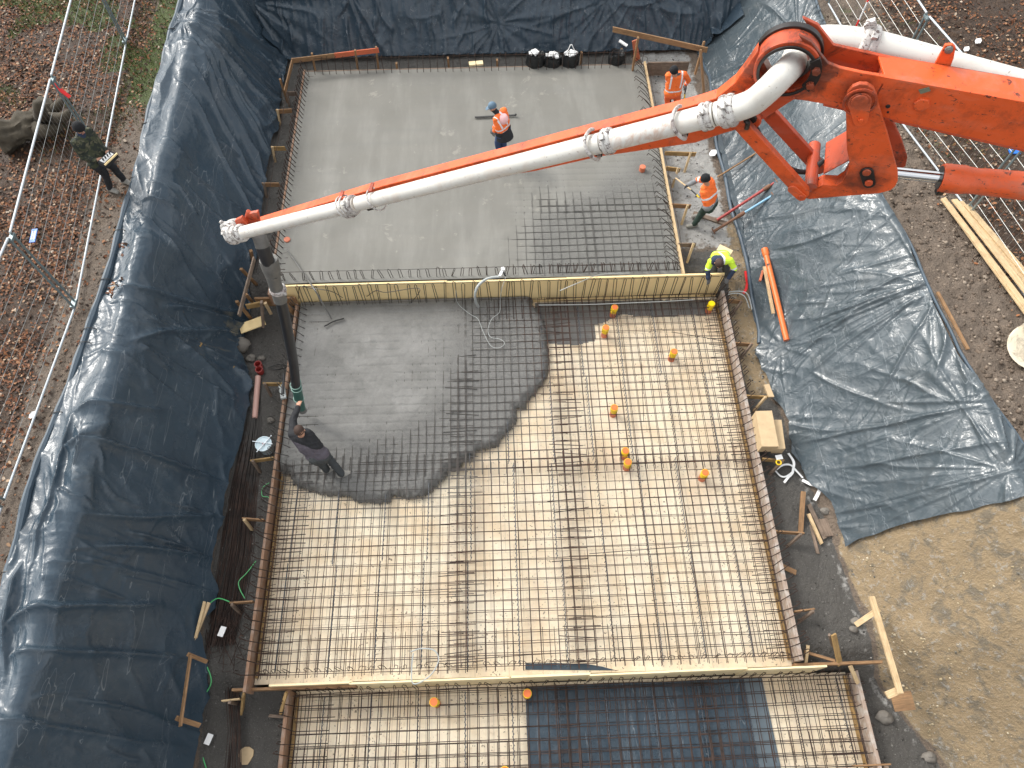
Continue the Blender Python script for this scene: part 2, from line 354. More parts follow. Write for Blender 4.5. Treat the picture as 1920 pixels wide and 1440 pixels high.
M['oplast_d'] = simple('dusty orange plastic', (.55, .16, .08), .5, .2, 9, bump=.02)
M['ydust'] = simple('yellow plastic tape', (.78, .52, .01), .45, .1, 8, bump=.02)
M['yellow'] = simple('bright yellow plastic', (.85, .68, .0), .4, .05, 4, bump=.02)
M['salmon'] = simple('salmon plastic pipe', (.50, .30, .25), .5, .12, 7)
M['red'] = simple('red painted prop', (.30, .035, .03), .5, .35, 12)
M['redtape'] = simple('red tape', (.75, .02, .02), .45, .1, 6)
M['blue'] = simple('blue painted prop', (.22, .42, .58), .5, .3, 12)
M['bluesign'] = simple('blue sign', (.02, .16, .60), .4, .08, 6, bump=0)
M['brown'] = simple('rusted brown steel', (.16, .075, .04), .7, .4, 14)
M['whitep'] = simple('white plastic', (.80, .80, .79), .45, .05, 9)
M['pale'] = simple('pale blue plastic', (.62, .75, .80), .4, .06, 6)
M['bag'] = m_tarp('black rubble bag', (.010, .011, .012), (.05, .05, .05), .3, .9, 3, .2)
M['green'] = simple('green cable', (.08, .42, .14), .4, .1, 9, bump=0)
M['blackc'] = simple('black cable', (.02, .02, .02), .4, .3, 9, bump=0)
M['greyc'] = simple('grey cable', (.36, .38, .37), .45, .1, 9, bump=0)
M['stone'] = simple('grey stone', (.165, .15, .13), .85, .35, 12, bump=.6)
M['card'] = simple('light timber slab', (.50, .37, .22), .8, .2, 9)
M['bark'] = simple('rotting bark', (.06, .05, .035), .95, .75, 9, bump=1.0)
M['nozzle'] = simple('green nozzle', (.035, .11, .09), .4, .3, 12)
def m_leaf(name, stops):
    k = N(name); a = k.fac('rnd'); c = k.ramp(a, stops); return k.out(c, .75)
M['leaf'] = m_leaf('fallen leaves', [(0, (.020, .011, .007)), (.35, (.062, .028, .013)), (.62, (.15, .050, .017)), (.86, (.25, .10, .036)), (.96, (.34, .22, .13)), (1, (.50, .42, .33))])
M['blade'] = m_leaf('grass blades', [(0, (.035, .045, .010)), (.6, (.085, .115, .022)), (1, (.19, .20, .07))])
M['dryblade'] = m_leaf('dry stalks', [(0, (.12, .08, .03)), (1, (.40, .30, .15))])
# ================================================================ GROUND
def axis(a, b, st, ext):
    c = np.arange(a, b+1e-6, st); lo = [a-e for e in ext][::-1]; hi = [b+e for e in ext]
    return np.concatenate([lo, c, hi])
gx = axis(-14, 14, .05, (.3, 1, 3, 8, 20, 60, 150)); gy = axis(-4, 21, .05, (.3, 1, 3, 8, 20, 60, 150))
GX, GY = np.meshgrid(gx, gy); GZ = TZ(GX, GY)
inpit = sstep(0, .25, GX-xl0(GY)+.2)*sstep(0, .3, xr0(GY)+.15-GX)*sstep(0, .3, 18.1-GY)
left = (GX < -7.3); right = (GX > xr1(GY)-.3)
sand = sstep(0, .25, GX-xr0(GY)+.05+.15*(fbm(GX*1.3, GY*1.3, 2)-.5))*sstep(0, .4, 4.1-GY)*sstep(0, 1.6, 11.2-GX+.5*(3-GY))
sand = np.maximum(sand, .9*sstep(0, .3, GX-5.25)*sstep(0, .3, 6.3-GX)*sstep(6.5, 7.5, GY)*sstep(0, 1.5, 12.3-GY))
gravel = inpit*(1-sand)*(1-.8*sstep(10.3, 11, GY)*(GX > 4))
slur = .62*inpit*sstep(4.1, 4.3, GX)*sstep(0, .4, 5.9-GX)*sstep(10.4, 11, GY)
slur = np.maximum(slur, (.28+.3*fbm(GX*2, GY*2, 45))*np.exp(-((GX-xr0(GY)+.1)/.16)**2)*sstep(0, .5, 5.6-GY)*sstep(-1, .5, GY))
slur = np.maximum(slur, .5*np.exp(-((GX+5.35)/.25)**2-((GY-8)/1.4)**2)*0)
litter = np.where(left, sstep(-8.0, -8.5, GX)*.95, 0) + np.where(right, sstep(0, 1.4, GX-xr1(GY)-1.0)*.85, 0)
grass = np.where(left, .75*sstep(11.5, 15.5, GY)*(fbm(GX*.5, GY*.4, 31) > .5), 0)
grass = np.maximum(grass, np.where(left & (GX > -8.2), .9*sstep(12.5, 14, GY), 0))
grass = np.maximum(grass, np.where(right, .4*sstep(12, 16, GY)*(fbm(GX*.6, GY*.6, 8) > .55), 0))
clod = (fbm(GX*5, GY*5, 21, 5)-.5)*(.05+.10*np.where(right, 1, 0)*(GX < 11.5)+.03*sand*(GY < 4)) + .10*(fbm(GX*1.1, GY*1.1, 77)-.5)*sand*(GY < 4)
bay = ((GX > -4.0) & (GX < 6.36) & (GY < 1.46)) | ((GX > -4.63) & (GX < 5.2) & (GY >= 1.46) & (GY < 9.74)) | ((GX > -5.1) & (GX < 4.2) & (GY >= 9.74) & (GY < 16.95))
ground = gridmesh('ground', GX, GY, GZ+clod-.4*bay, M['ground'], dict(gravel=gravel, sand=sand, grass=grass, litter=litter, slurry=slur))
tag(ground, kind='structure')
# ================================================================ PLASTIC SHEETS
def fold_field(P, Q, pins, seed, amp, aniso=(1.1, .35), rot=0.0, w2=.5):
    """P,Q: surface coordinates in metres"""
    c, s = math.cos(rot), math.sin(rot); A = P*c+Q*s; B = -P*s+Q*c
    wx = A + .5*(fbm(A*.6, B*.6, seed)-.5); wy = B + .7*(fbm(A*.5, B*.5, seed+5)-.5)
    m = sstep(.35, .65, fbm(A*.45, B*.45, seed+40, 3))
    f = amp*(.55+.45*m)*(ridge(wx*aniso[0]*1.6, wy*aniso[1]*1.6, seed+1)**3*1.0 + w2*ridge(wx*aniso[0]*4, wy*aniso[1]*3.2, seed+2)**3)
    f += amp*1.6*(fbm(P*.8, Q*.8, seed+3, 3)-.5)
    f += .010*m*ridge(wx*6, wy*5, seed+9)**4
    for (a, b, R, k, h) in pins:
        dx = P-a; dy = Q-b; r = np.sqrt(dx*dx+dy*dy)+1e-6; th = np.arctan2(dy, dx)
        rr = ridge(th*k+.25*vn(r*2, th*2, seed+7), r*.25, seed+11)**2.5
        e = np.exp(-r/R)*np.minimum(1, r/.15); f = f*(1-.6*e)+h*rr*e*(.5+r)
        f -= .5*h*np.exp(-(r/.18)**2)
    return f
def normals(X, Y, Z):
    tu = np.stack([np.gradient(a, axis=1) for a in (X, Y, Z)], -1); tv = np.stack([np.gradient(a, axis=0) for a in (X, Y, Z)], -1)
    n = np.cross(tu, tv); n /= np.linalg.norm(n, axis=-1, keepdims=True)+1e-9
    return n*np.where(n[..., 2:3] < 0, -1, 1)
def sheet(name, X, Y, mat, pins, seed, amp, rot=0.0, aniso=(1.1, .35), lift=.035, up=None, extra=None, parent=None, w2=.5):
    Z = TZ(X, Y) if up is None else up
    n = normals(X, Y, Z)
    du = np.sqrt(np.gradient(X, axis=1)**2+np.gradient(Z, axis=1)**2+np.gradient(Y, axis=1)**2); U = np.cumsum(du, 1)
    dv = np.sqrt(np.gradient(Y, axis=0)**2+np.gradient(X, axis=0)**2*0+np.gradient(Z, axis=0)**2); Vv = np.cumsum(dv, 0)
    P = X if up is None else X; Q = Y if up is None else Z
    f = lift+fold_field(P, Q, pins, seed, amp, aniso, rot, w2)
    if extra is not None: f = f+extra(P, Q)
    f = np.maximum(f, .035)
    X2, Y2, Z2 = X+n[..., 0]*f, Y+n[..., 1]*f, Z+n[..., 2]*f
    return gridmesh(name, X2, Y2, Z2, mat, parent=parent), (X2, Y2, Z2)
def lerp_edge(pts, q):
    pts = sorted(pts); return np.interp(q, [p[0] for p in pts], [p[1] for p in pts])
# left sheet ------------------------------------------------------
botL = [(540, 118), (530, 160), (510, 265), (497, 330), (487, 420), (465, 520), (475, 560), (460, 610), (430, 650), (470, 715), (470, 745), (455, 800), (452, 830), (425, 880), (405, 990), (385, 1070), (400, 1130), (370, 1170), (375, 1215), (395, 1290), (370, 1340), (362, 1440)]
topL = [(342, 0), (300, 150), (250, 360), (185, 580), (80, 940), (0, 1160)]
bl = [(p.y, p.x) for p in (pg(*q, .03) for q in botL)] + [(19.0, -5.9), (-1.5, -5.5), (-3.2, -5.5)]
tl = [(p.y, p.x) for p in (pg(*q, .03) for q in topL)] + [(19.5, -7.8), (-1.5, -7.6), (-3.2, -7.6)]
yv = np.arange(-2.9, 18.7, .026); u = np.linspace(0, 1, 130)
jit = .05*(vn(yv*4, yv*0, 3)-.5)+.10*(vn(yv*1.3, yv*0, 4)-.5)
XL = lerp_edge(tl, yv)[:, None]*(1-u)+(lerp_edge(bl, yv)+jit)[:, None]*u; YL = yv[:, None]+0*u
def W2(x, y):
    p = pg(x, y, .05); return p.x, p.y
pinsL = [W2(345, 40)+(3.6, 7, .07), W2(370, 645)+(.55, 3, .07), W2(240, 650)+(.5, 2.5, .05), W2(270, 1030)+(.5, 3, .05), W2(185, 545)+(.45, 3, .05), W2(535, 175)+(1.9, 5, .08), W2(470, 560)+(.6, 4, .06)]
def exL(P, Q):   # ruck of slack plastic running along the crest
    c = lerp_edge(tl, Q); d = P-c
    return .10*np.exp(-((d-.50-.25*vn(Q*1.1, Q*0, 6))/.22)**2)*(.5+vn(Q*1.7, Q*0, 8)) + .015*np.exp(-((d-.2)/.2)**2)*ridge(Q*3.1+d*3, d*2, 4)
def creases(P, Q, segs):
    r = np.zeros_like(P)
    for i, ((x0, y0), (x1, y1), wd, h) in enumerate(segs):
        dx, dy = x1-x0, y1-y0; L = math.hypot(dx, dy)+1e-6; t = ((P-x0)*dx+(Q-y0)*dy)/L/L; m = (t > -.1) & (t < 1.1) & (np.abs((P-x0)*dy-(Q-y0)*dx)/L < .9)
        tt = t[m]; d = ((P[m]-x0)*dy-(Q[m]-y0)*dx)/L + .10*math.sin(i*2.1)*np.sin(tt*3.1)+.05*(vn(tt*L*2.2+i*7.3, tt*0+i, 5)-.5)
        e = np.clip(tt*5+.2, 0, 1)*np.clip((1.05-tt)*3, 0, 1); v = h*e*np.exp(-np.abs(d)/wd)*np.where(d > 0, 1, np.exp(-np.abs(d)/wd*.8)); r[m] = np.maximum(r[m], v) if True else v
    return r
def seg2(a, b, wd, h):
    return (W2(*a), W2(*b), wd, h)
rc2 = random.Random(11); segL = [seg2(a, b, w_, h_) for a, b, w_, h_ in (((350, 45), (515, 300), .05, .06), ((365, 60), (522, 230), .05, .06), ((345, 80), (500, 330), .07, .07), ((350, 130), (495, 380), .05, .05), ((385, 50), (530, 150), .06, .06), ((400, 20), (535, 110), .05, .07), ((330, 150), (480, 420), .04, .04), ((300, 590), (470, 600), .06, .06), ((215, 560), (450, 585), .05, .05), ((235, 645), (440, 625), .06, .06), ((370, 645), (250, 590), .05, .05), ((372, 648), (455, 690), .05, .06), ((250, 655), (330, 720), .05, .05), ((140, 870), (420, 905), .07, .07), ((200, 800), (190, 960), .08, .06), ((160, 800), (330, 790), .06, .04), ((200, 1040), (400, 1050), .06, .07), ((180, 990), (400, 960), .07, .06), ((60, 1190), (300, 1140), .09, .08), ((120, 1260), (370, 1240), .07, .06), ((40, 1330), (340, 1400), .09, .06), ((160, 790), (130, 1100), .08, .06), ((430, 690), (460, 740), .05, .06), ((100, 1080), (140, 1300), .08, .06))]
for k_ in range(46):
    yy = rc2.uniform(-.5, 18); x0 = rc2.uniform(-7.3, -6.2); a_ = rc2.gauss(-.35, .4); L_ = rc2.uniform(.4, 1.4); segL.append(((x0, yy), (x0+L_*math.cos(a_), yy+L_*math.sin(a_)), rc2.uniform(.02, .05), rc2.uniform(.015, .04)))
def exL2(P, Q): return exL(P, Q)+2.3*creases(P, Q, segL)
sl = thing('plastic_sheet', (-7.5, 8, 2), 'dark blue-grey plastic sheet over the long left bank beside the fence path', 'plastic sheet', 'plastic sheets lining the pit banks')
o, (a, b, c) = sheet('sheet_film', XL-0, YL, M['tarp_l'], pinsL, 3, .058, .25, (1.0, .42), .05, None, exL2)
o.parent = sl; o.matrix_parent_inverse = Matrix.Translation(-sl.location)
hp = [(lerp_edge(tl, np.array([y]))[0]-.02+.02*math.sin(y*2.3), y) for y in np.arange(-2.8, 19, .25)]
MB().tube([(x, y, tz(x, y)+.07) for x, y in hp], [.065+.012*math.sin(i*1.7) for i in range(len(hp))], 8).build('rolled_hem', M['hem'], sl)
mb = MB()
for y in (2.9, 5.6, 7.3, 7.0, 8.4, 9.6, 11.0, 12.6, 14.2, 15.8):
    x = lerp_edge(tl, np.array([y]))[0]
    MB().tube([(x-.16, y-.02, 2.03), (x-.08, y, 2.12), (x, y, 2.155), (x+.08, y+.01, 2.13), (x+.13, y+.03, 2.05)], .008, 5).build('tie_cord', M['blackc'], sl)
# back sheet ------------------------------------------------------
xb = np.arange(-6.35, 7.0, .03); hb = np.linspace(0, 1.12, 90)
HB = hb[:, None]+0*xb; XB = xb[None, :]+0*hb[:, None]
ybase = 17.86-.16*(vn(xb*1.1, xb*0, 3)-.3); YB = ybase[None, :]+hb[:, None]*1.12
ZB = TZ(XB, YB)
pinsB = [(W2(465, 78)[0], 1.0, 1.6, 6, .10), (W2(1195, 20)[0], 1.3, 1.4, 7, .10), (-1.1, 1.9, 1.2, 5, .07), (2.0, 1.9, 1.3, 6, .08), (3.2, .9, .8, 5, .07), (-3.6, 2.0, 1.3, 5, .07), (.2, .4, .8, 5, .07)]
rb_ = random.Random(4); segB = []
for k_ in range(34):
    xx = rb_.uniform(-6.2, 6.8); z0 = rb_.uniform(.5, 2.2); segB.append(((xx, z0), (xx+rb_.gauss(0, .35), z0-rb_.uniform(.6, 1.9)), rb_.uniform(.03, .08), rb_.uniform(.04, .12)))
for k_ in range(12):
    xx = rb_.uniform(-6.2, 6.4); z0 = rb_.uniform(.2, 1.9); segB.append(((xx, z0), (xx+rb_.uniform(.5, 1.6), z0+rb_.gauss(0, .25)), rb_.uniform(.03, .06), rb_.uniform(.03, .07)))
o, _ = sheet('plastic_sheet', XB, YB, M['tarp_b'], pinsB, 23, .09, 0, (1.5, .28), .09, ZB, lambda P, Q: creases(P, Q, segB), None, .7)
tag(o, 'dark plastic sheet with hanging folds over the steep far bank behind the black sacks', 'plastic sheet', 'plastic sheets lining the pit banks')
# right sheet -----------------------------------------------------
edR = [(1335, 150), (1345, 270), (1375, 400), (1395, 470), (1412, 560), (1428, 640), (1412, 665), (1440, 700), (1455, 745), (1485, 790), (1480, 850), (1510, 885), (1560, 940), (1575, 975), (1590, 1018)]
crR = [(1530, 0), (1600, 210), (1645, 350), (1700, 450), (1745, 545), (1800, 665), (1850, 770), (1925, 935)]
er = [(p.y, p.x) for p in (pg(*q, .03) for q in edR)] + [(18.5, 5.75), (3.0, 6.6)]
cr2 = [(p.y, p.x) for p in (pg(*q, .03) for q in crR)] + [(18.9, 8.1), (3.0, 8.6)]
w = np.linspace(0, 1, 150); yv = np.arange(0, 1.00001, 1/620)
lowx = w; 
XR0 = []
yl = 3.62+0*w+.10*np.sin(w*5)*(1-w)+.05*(vn(w*12, w*0, 5)-.5)
YR = yl[None, :]+(18.4-yl[None, :])*yv[:, None]
XR = np.zeros_like(YR)
for j in range(len(w)):
    xa = lerp_edge(er, YR[:, j])+.06*(vn(YR[:, j]*3, YR[:, j]*0, 9)-.5); xc = lerp_edge(cr2, YR[:, j]); XR[:, j] = xa*(1-w[j])+xc*w[j]
pinsR = [W2(1750, 535)+(1.4, 6, .07), W2(1820, 770)+(1.2, 5, .06), W2(1470, 650)+(.5, 4, .05), W2(1860, 900)+(1.2, 6, .07), W2(1500, 60)+(1.6, 6, .08)]
srt = thing('plastic_sheet', (7, 9, 1), 'shiny wrinkled grey plastic sheet on the right bank, with an orange pipe lying on it', 'plastic sheet', 'plastic sheets lining the pit banks')
segR = [seg2(a, b, w_, h_) for a, b, w_, h_ in (((1765, 530), (1470, 640), .04, .06), ((1760, 525), (1520, 600), .04, .07), ((1755, 545), (1500, 720), .05, .05), ((1765, 550), (1640, 760), .04, .05), ((1770, 560), (1760, 720), .05, .06), ((1740, 510), (1560, 590), .03, .05), ((1840, 770), (1490, 830), .04, .06), ((1850, 765), (1600, 745), .04, .04), ((1480, 790), (1700, 800), .05, .05), ((1870, 850), (1560, 880), .05, .05), ((1890, 900), (1570, 960), .04, .05), ((1800, 660), (1850, 770), .05, .05), ((1700, 480), (1560, 520), .04, .04), ((1600, 420), (1440, 470), .04, .04), ((1520, 690), (1760, 780), .04, .04), ((1640, 560), (1480, 680), .04, .05), ((1500, 60), (1360, 140), .05, .06), ((1490, 40), (1400, 200), .04, .05))]
for k_ in range(150):
    yy = rc2.uniform(3.6, 17.5); x0 = rc2.uniform(5.9, 8.2); a_ = rc2.gauss(.45, .45)+(math.pi if rc2.random() < .5 else 0); L_ = rc2.uniform(.25, 1.1); segR.append(((x0, yy), (x0+L_*math.cos(a_), yy+L_*math.sin(a_)), rc2.uniform(.012, .04), rc2.uniform(.010, .032)))
o, _ = sheet('sheet_film', XR, YR, M['tarp_r'], pinsR, 51, .034, .9, (1.5, .5), .05, None, lambda P, Q: creases(P, Q, segR), None, .6)
o.parent = srt; o.matrix_parent_inverse = Matrix.Translation(-srt.location)
MB().tube([(lerp_edge(er, np.array([y]))[0]-.03+.02*math.sin(y*3), y, tz(lerp_edge(er, np.array([y]))[0], y)+.07) for y in np.arange(8.3, 17.8, .3)], .045, 8).build('rolled_hem', M['hem'], srt)
MB().tube([(lerp_edge(cr2, np.array([y]))[0]+.02*math.sin(y*3), y, tz(lerp_edge(cr2, np.array([y]))[0], y)+.05) for y in np.arange(3.7, 18.3, .3)], .03, 8).build('folded_edge', M['hem'], srt)
# ================================================================ SLABS, FLOORS, FORMWORK
def polysd(X, Y, poly):
    """signed distance (positive inside)"""
    d = np.full(X.shape, 1e9); ins = np.zeros(X.shape, bool); n = len(poly)
    for i in range(n):
        (x0, y0), (x1, y1) = poly[i], poly[(i+1) % n]; dx, dy = x1-x0, y1-y0
        t = np.clip(((X-x0)*dx+(Y-y0)*dy)/(dx*dx+dy*dy+1e-12), 0, 1); d = np.minimum(d, np.hypot(X-x0-t*dx, Y-y0-t*dy))
        c = ((y0 > Y) != (y1 > Y)) & (X < dx*(Y-y0)/(dy+1e-12)+x0); ins ^= c
    return np.where(ins, d, -d)
def pxs(l, z): return [tuple(px(x, y, z)[:2]) for x, y in l]
# upper slab
UX0, UX1, UY0, UY1 = -5.09, 4.18, 9.80, 16.93
x = np.arange(UX0, UX1+.001, .03); y = np.arange(UY0, UY1+.02, .03); X, Y = np.meshgrid(x, y)
rp = pxs([(975, 530), (985, 445), (1010, 385), (1090, 352), (1165, 300), (1185, 280), (1260, 280), (1300, 540)], 0)
sdr = polysd(X, Y, rp); rough = sstep(-.2, .6, sdr+.5*(fbm(X*1.5, Y*1.5, 4)-.5))
vis = sstep(3.9, .8, Y-9.8)*sstep(-.7, 1.7, X)
dip = sstep(.05, 1.25, vis*1.15+1.3*(fbm((X+.6*Y)*.7, (Y-.6*X)*.7, 14)-.5)+.5*(fbm((X-.5*Y)*2.6, (Y+.5*X)*2.6, 15)-.5)+.25*sstep(3.2, 4.0, X)*sstep(6, 2, Y-9.8))
rip = np.maximum(0, np.sin((Y-UY0-.06)*2*math.pi/.2))**4*sstep(.2, .7, sstep(5.2, 2.2, Y-9.8)*sstep(-.4, 1.2, X)+.9*(fbm(X*1.3, Y*2.2, 61)-.5))
Z = .004*(fbm(X*2, Y*2, 1)-.5) - .034*dip - .012*rip + (.3+.7*rough)*.020*(fbm((X+.4*Y)*6, (Y-.4*X)*6, 6)-.5)
up = thing('concrete_slab', (-.4, 13.3, -.35), 'large grey floated concrete slab at the far end of the pit with mesh showing in one corner', 'concrete slab')
o = gridmesh('slab_surface', X, Y, Z-.0, M['conc_old'], dict(rough=rough)); o.parent = up; o.matrix_parent_inverse = Matrix.Translation(-up.location)
MB().prism([(UX0, UY0, -.07), (UX1, UY0, -.07), (UX1, UY1, -.07), (UX0, UY1, -.07)], (0, 0, -.40)).build('slab_body', M['conc_old'], up, 0)
# middle bay floor
def floor(name, x0, x1, y0, y1, z, lab):
    o = MB().prism([(x0, y0, z), (x1, y0, z), (x1, y1, z), (x0, y1, z)], (0, 0, -.05)).build(name, M['insul'], None, 0); return tag(o, lab, 'insulation floor')
MX0, MX1, MY0, MY1 = -4.60, 5.17, 1.50, 9.70
floor('insulation_floor', MX0, MX1, MY0, MY1, -.85, 'cream boards with rust specks lining the middle bay under the mesh')
BX0, BX1 = -3.98, 6.34
floor('insulation_floor', BX0, BX1, -3.0, 1.42, -1.40, 'cream and pinkish boards lining the nearest bay at the bottom of the photo')
# poured concrete in the middle bay
edge = [(1000, 566), (1022, 600), (1028, 650), (1030, 690), (1015, 725), (990, 745), (985, 760), (970, 762), (968, 790), (945, 815), (930, 835), (900, 840), (885, 860), (868, 862), (860, 878), (840, 882), (830, 898), (810, 915), (790, 930), (765, 932), (748, 925), (735, 925), (730, 937), (700, 941), (675, 938), (640, 928), (600, 925), (570, 915), (545, 903), (536, 882)]
pe = pxs(edge, -.66); poly = [(1.1, MY1+.3)]; poly = [(pe[0][0], MY1+.4)] + pe + [(MX0-.3, pe[-1][1]), (MX0-.3, MY1+.4)]
x = np.arange(MX0+.02, 1.4, .022); y = np.arange(2.4, MY1-.01, .022); X, Y = np.meshgrid(x, y)
sd = polysd(X, Y, poly) + .09*(fbm((X+.4*Y)*5, (Y-.4*X)*5, 8)-.5) + .06*(fbm(X*17, Y*17, 28, 2)-.5)
rp2 = pxs([(856, 560), (856, 690), (830, 745), (760, 800), (700, 830), (600, 850), (540, 860), (500, 1000), (1100, 1000), (1100, 550)], -.58)
sdr = polysd(X, Y, rp2); rough = sstep(-.7, .25, sdr+.5*(fbm(X*1.8, Y*1.8, 4)-.5))
top = -.578 - .013*np.maximum(0, np.sin((Y-.08)*2*math.pi/.2))**5*sstep(.38, .62, fbm(X*1.2, Y*2.2, 41)+.25*sstep(-1.5, 0, sdr)) - .034*sstep(-.25, .5, sdr+.35*(fbm(X*1.4, Y*1.4, 19)-.5)) + .022*(fbm(X*8, Y*8, 3, 5)-.5)*(.55+.6*rough) + .03*(fbm(X*1.2, Y*1.2, 5)-.5)
t = np.clip(sd/.22, 0, 1); Z = -.85 + (top+.85)*np.sqrt(1-(1-t)**2+1e-9)
o = gridmesh('concrete_slab', X, Y, Z, M['conc_new'], dict(rough=np.maximum(rough*.9, .25)), keep=sd > -.01)
tag(o, 'wet dark grey fresh concrete with a ragged front spreading over the mesh of the middle bay', 'concrete slab')
# thin grout film ahead of the pour
gp = pxs([(1005, 560), (1345, 560), (1325, 590), (1250, 596), (1165, 592), (1118, 612), (1116, 642), (1080, 648), (1030, 646), (1000, 620)], -.84)
x = np.arange(.2, 5.1, .03); y = np.arange(8.2, MY1-.02, .03); X, Y = np.meshgrid(x, y); sd = polysd(X, Y, gp)+.10*(fbm(X*4, Y*4, 2)-.5)
o = gridmesh('grout_film', X, Y, -.85+.03*np.clip(sd/.3, 0, 1)+.004+.006*(fbm(X*8, Y*8, 3)-.5), M['conc_new'], dict(rough=.5+0*X), keep=sd > 0)
tag(o, 'thin grey slurry run out over the cream floor below the yellow edge board', 'concrete slurry')
# black sheet in the nearest bay
def flat(name, pts, z, mat, th=.004):
    return MB().prism([(a, b, z) for a, b in pts], (0, 0, th)).build(name, mat, None, 0)
X, Y = np.meshgrid(np.linspace(0, 1, 90), np.linspace(-2.9, 1.36, 80)); xa = px(985, 1300, -1.39).x; xb1 = px(1393, 1270, -1.39).x
XX = xa+(xb1-xa)*X; o = gridmesh('membrane', XX, Y, -1.385+.028*ridge(XX*1.5+.3*fbm(XX, Y, 3), Y*.5, 3)**2+.012*ridge(XX*3, Y*2.5, 7)**3, M['tarp_l'])
tag(o, 'black-blue plastic membrane laid under the mesh across the nearest bay', 'plastic membrane')
o = flat('membrane_strip', [(xb1-.02, -2.9), (px(1440, 1270, -1.39).x, -2.9), (px(1428, 1270, -1.39).x, 1.38), (xb1-.02, 1.38)], -1.383, simple('pale translucent film', (.12, .155, .18), .3, .25, 3, bump=.3))
tag(o, 'pale blue-grey film strip along the right edge of the dark membrane', 'plastic membrane')
pts = pxs([(985, 1256), (985, 1244), (1040, 1243), (1100, 1245), (1130, 1250), (1155, 1257)], -.845)
o = flat('membrane', pts, -.846, M['tarp_l']); tag(o, 'curved dark plastic flap showing above the lower cream edge board', 'plastic membrane')
# formwork boards along the sides
def fwboard(p, q, w, t, lab, mat='wood_form', grp='formwork boards around the bays', n=1):
    o = MB().beam(p, q, w, t, mat=0, jag=.01).build('formwork_board', M[mat], None, 0, .004); return tag(o, lab, 'formwork board', grp)
fwboard((UX0-.035, UY0-.3, -.19), (UX0-.035, UY1+.1, -.19), .05, .40, 'thin plank edge along the left side of the large far slab')
fwboard((UX1+.04, UY0-.05, -.17), (UX1+.04, UY1+.1, -.17), .06, .40, 'rust-stained plank along the right side of the large far slab', 'wood_light')
fwboard((UX0-.1, UY1+.035, -.19), (UX1+.1, UY1+.035, -.19), .04, .38, 'grey plank edge along the far side of the large slab', 'wood_grey')
fwboard((UX1+.09, UY1-.02, -.12), (UX1+1.25, UY1-.04, -.12), .04, .42, 'grey board end standing past the far right corner of the large slab', 'wood_grey')
fwboard((MX0-.038, 1.35, -.70), (MX0-.038, 9.62, -.70), .056, .44, 'brown plank along the left side of the middle bay beside the rebar rods')
M['wood_wash'] = wood('cement washed plank', (.22, .15, .11), (.40, .32, .26), (.46, .44, .41), .75)
fwboard((MX1+.04, 1.55, -.70), (MX1+.04, 9.62, -.70), .075, .46, 'cement-whitened plank along the right side of the middle bay', 'wood_wash')
fwboard((BX0-.045, -3.0, -1.22), (BX0-.045, 1.40, -1.22), .07, .42, 'brown plank along the left side of the nearest bay')
fwboard((BX1+.04, -3.0, -1.22), (BX1+.04, 1.40, -1.22), .07, .42, 'grey-brown plank along the right side of the nearest bay', 'wood_wash')
# inner batten strips seen beside the side planks
for (x_, y0, y1, z) in ((MX0+.05, 1.6, 9.5, -.80), (MX1-.05, 1.6, 9.5, -.80), (BX0+.05, -2.9, 1.35, -1.35), (BX1-.05, -2.9, 1.35, -1.35)):
    o = MB().beam((x_, y0, z), (x_, y1, z), .05, .07).build('timber_batten', M['wood_yel'], None, 0)
    tag(o, {MX0+.05: 'narrow batten inside the left plank of the middle bay', MX1-.05: 'narrow batten inside the right plank of the middle bay', BX0+.05: 'narrow batten inside the left plank of the nearest bay'}.get(x_, 'narrow batten inside the right plank of the nearest bay'), 'timber batten', 'battens inside the bays')
# yellow / cream edge boards between the levels
yb = 9.735
for i, (x0, x1, lab) in enumerate(((-4.95, -1.15, 'left length of the yellow edge board, behind the hanging hose'), (-1.15, 1.55, 'middle length of the yellow edge board, under the grey plastic tube'), (1.55, 5.15, 'right length of yellow edge board, ending beside the crouching worker'))):
    dz = (.0, -.01, .02)[i]
    o = MB().beam((x0+.002, yb-.003*i, -.43+dz), (x1-.002, yb-.003*i+.01, -.43+dz), .045, .86).build('edge_board', M['board_y'], None, 0, .002)
    tag(o, lab, 'edge board', 'yellow edge boards between slab levels')
lb = [(505, 660, 1283, 1275, 'leftmost cream board'), (655, 958, 1281, 1270, 'second cream board from the left'), (955, 1107, 1270, 1267, 'third cream board, above the orange capped stub'), (1106, 1255, 1268, 1263, 'fourth cream board'), (1253, 1402, 1266, 1259, 'fifth cream board'), (1400, 1550, 1257, 1250, 'rightmost cream board, jutting past the plank')]
for i, (xa, xb, ya, yb2, lab) in enumerate(lb):
    p = px(xa, ya, -.62); q = px(xb, yb2, -.62); yy = 1.455-.012*(i % 2)
    o = MB().beam((p.x, yy, -1.0), (q.x, yy+.006, -1.0+.02*(i > 2)), .034, .80).build('edge_board', M['board_c'], None, 0, .002)
    tag(o, lab+' of the low row nearest the camera', 'edge board', 'cream edge boards of the nearer step')
fwboard((-4.95, 1.42, -.84), (-2.75, 1.415, -.84), .045, .20, 'brown plank end sticking out left of the low cream boards', 'wood')
fwboard((5.15, 1.50, -.76), (6.75, 1.50, -.76), .05, .16, 'brown plank end sticking out right of the low cream boards', 'wood')
fwboard((-5.55, 9.62, -.42), (-4.62, 9.60, -.42), .05, .30, 'dark timber under the left end of the yellow edge board', 'wood')
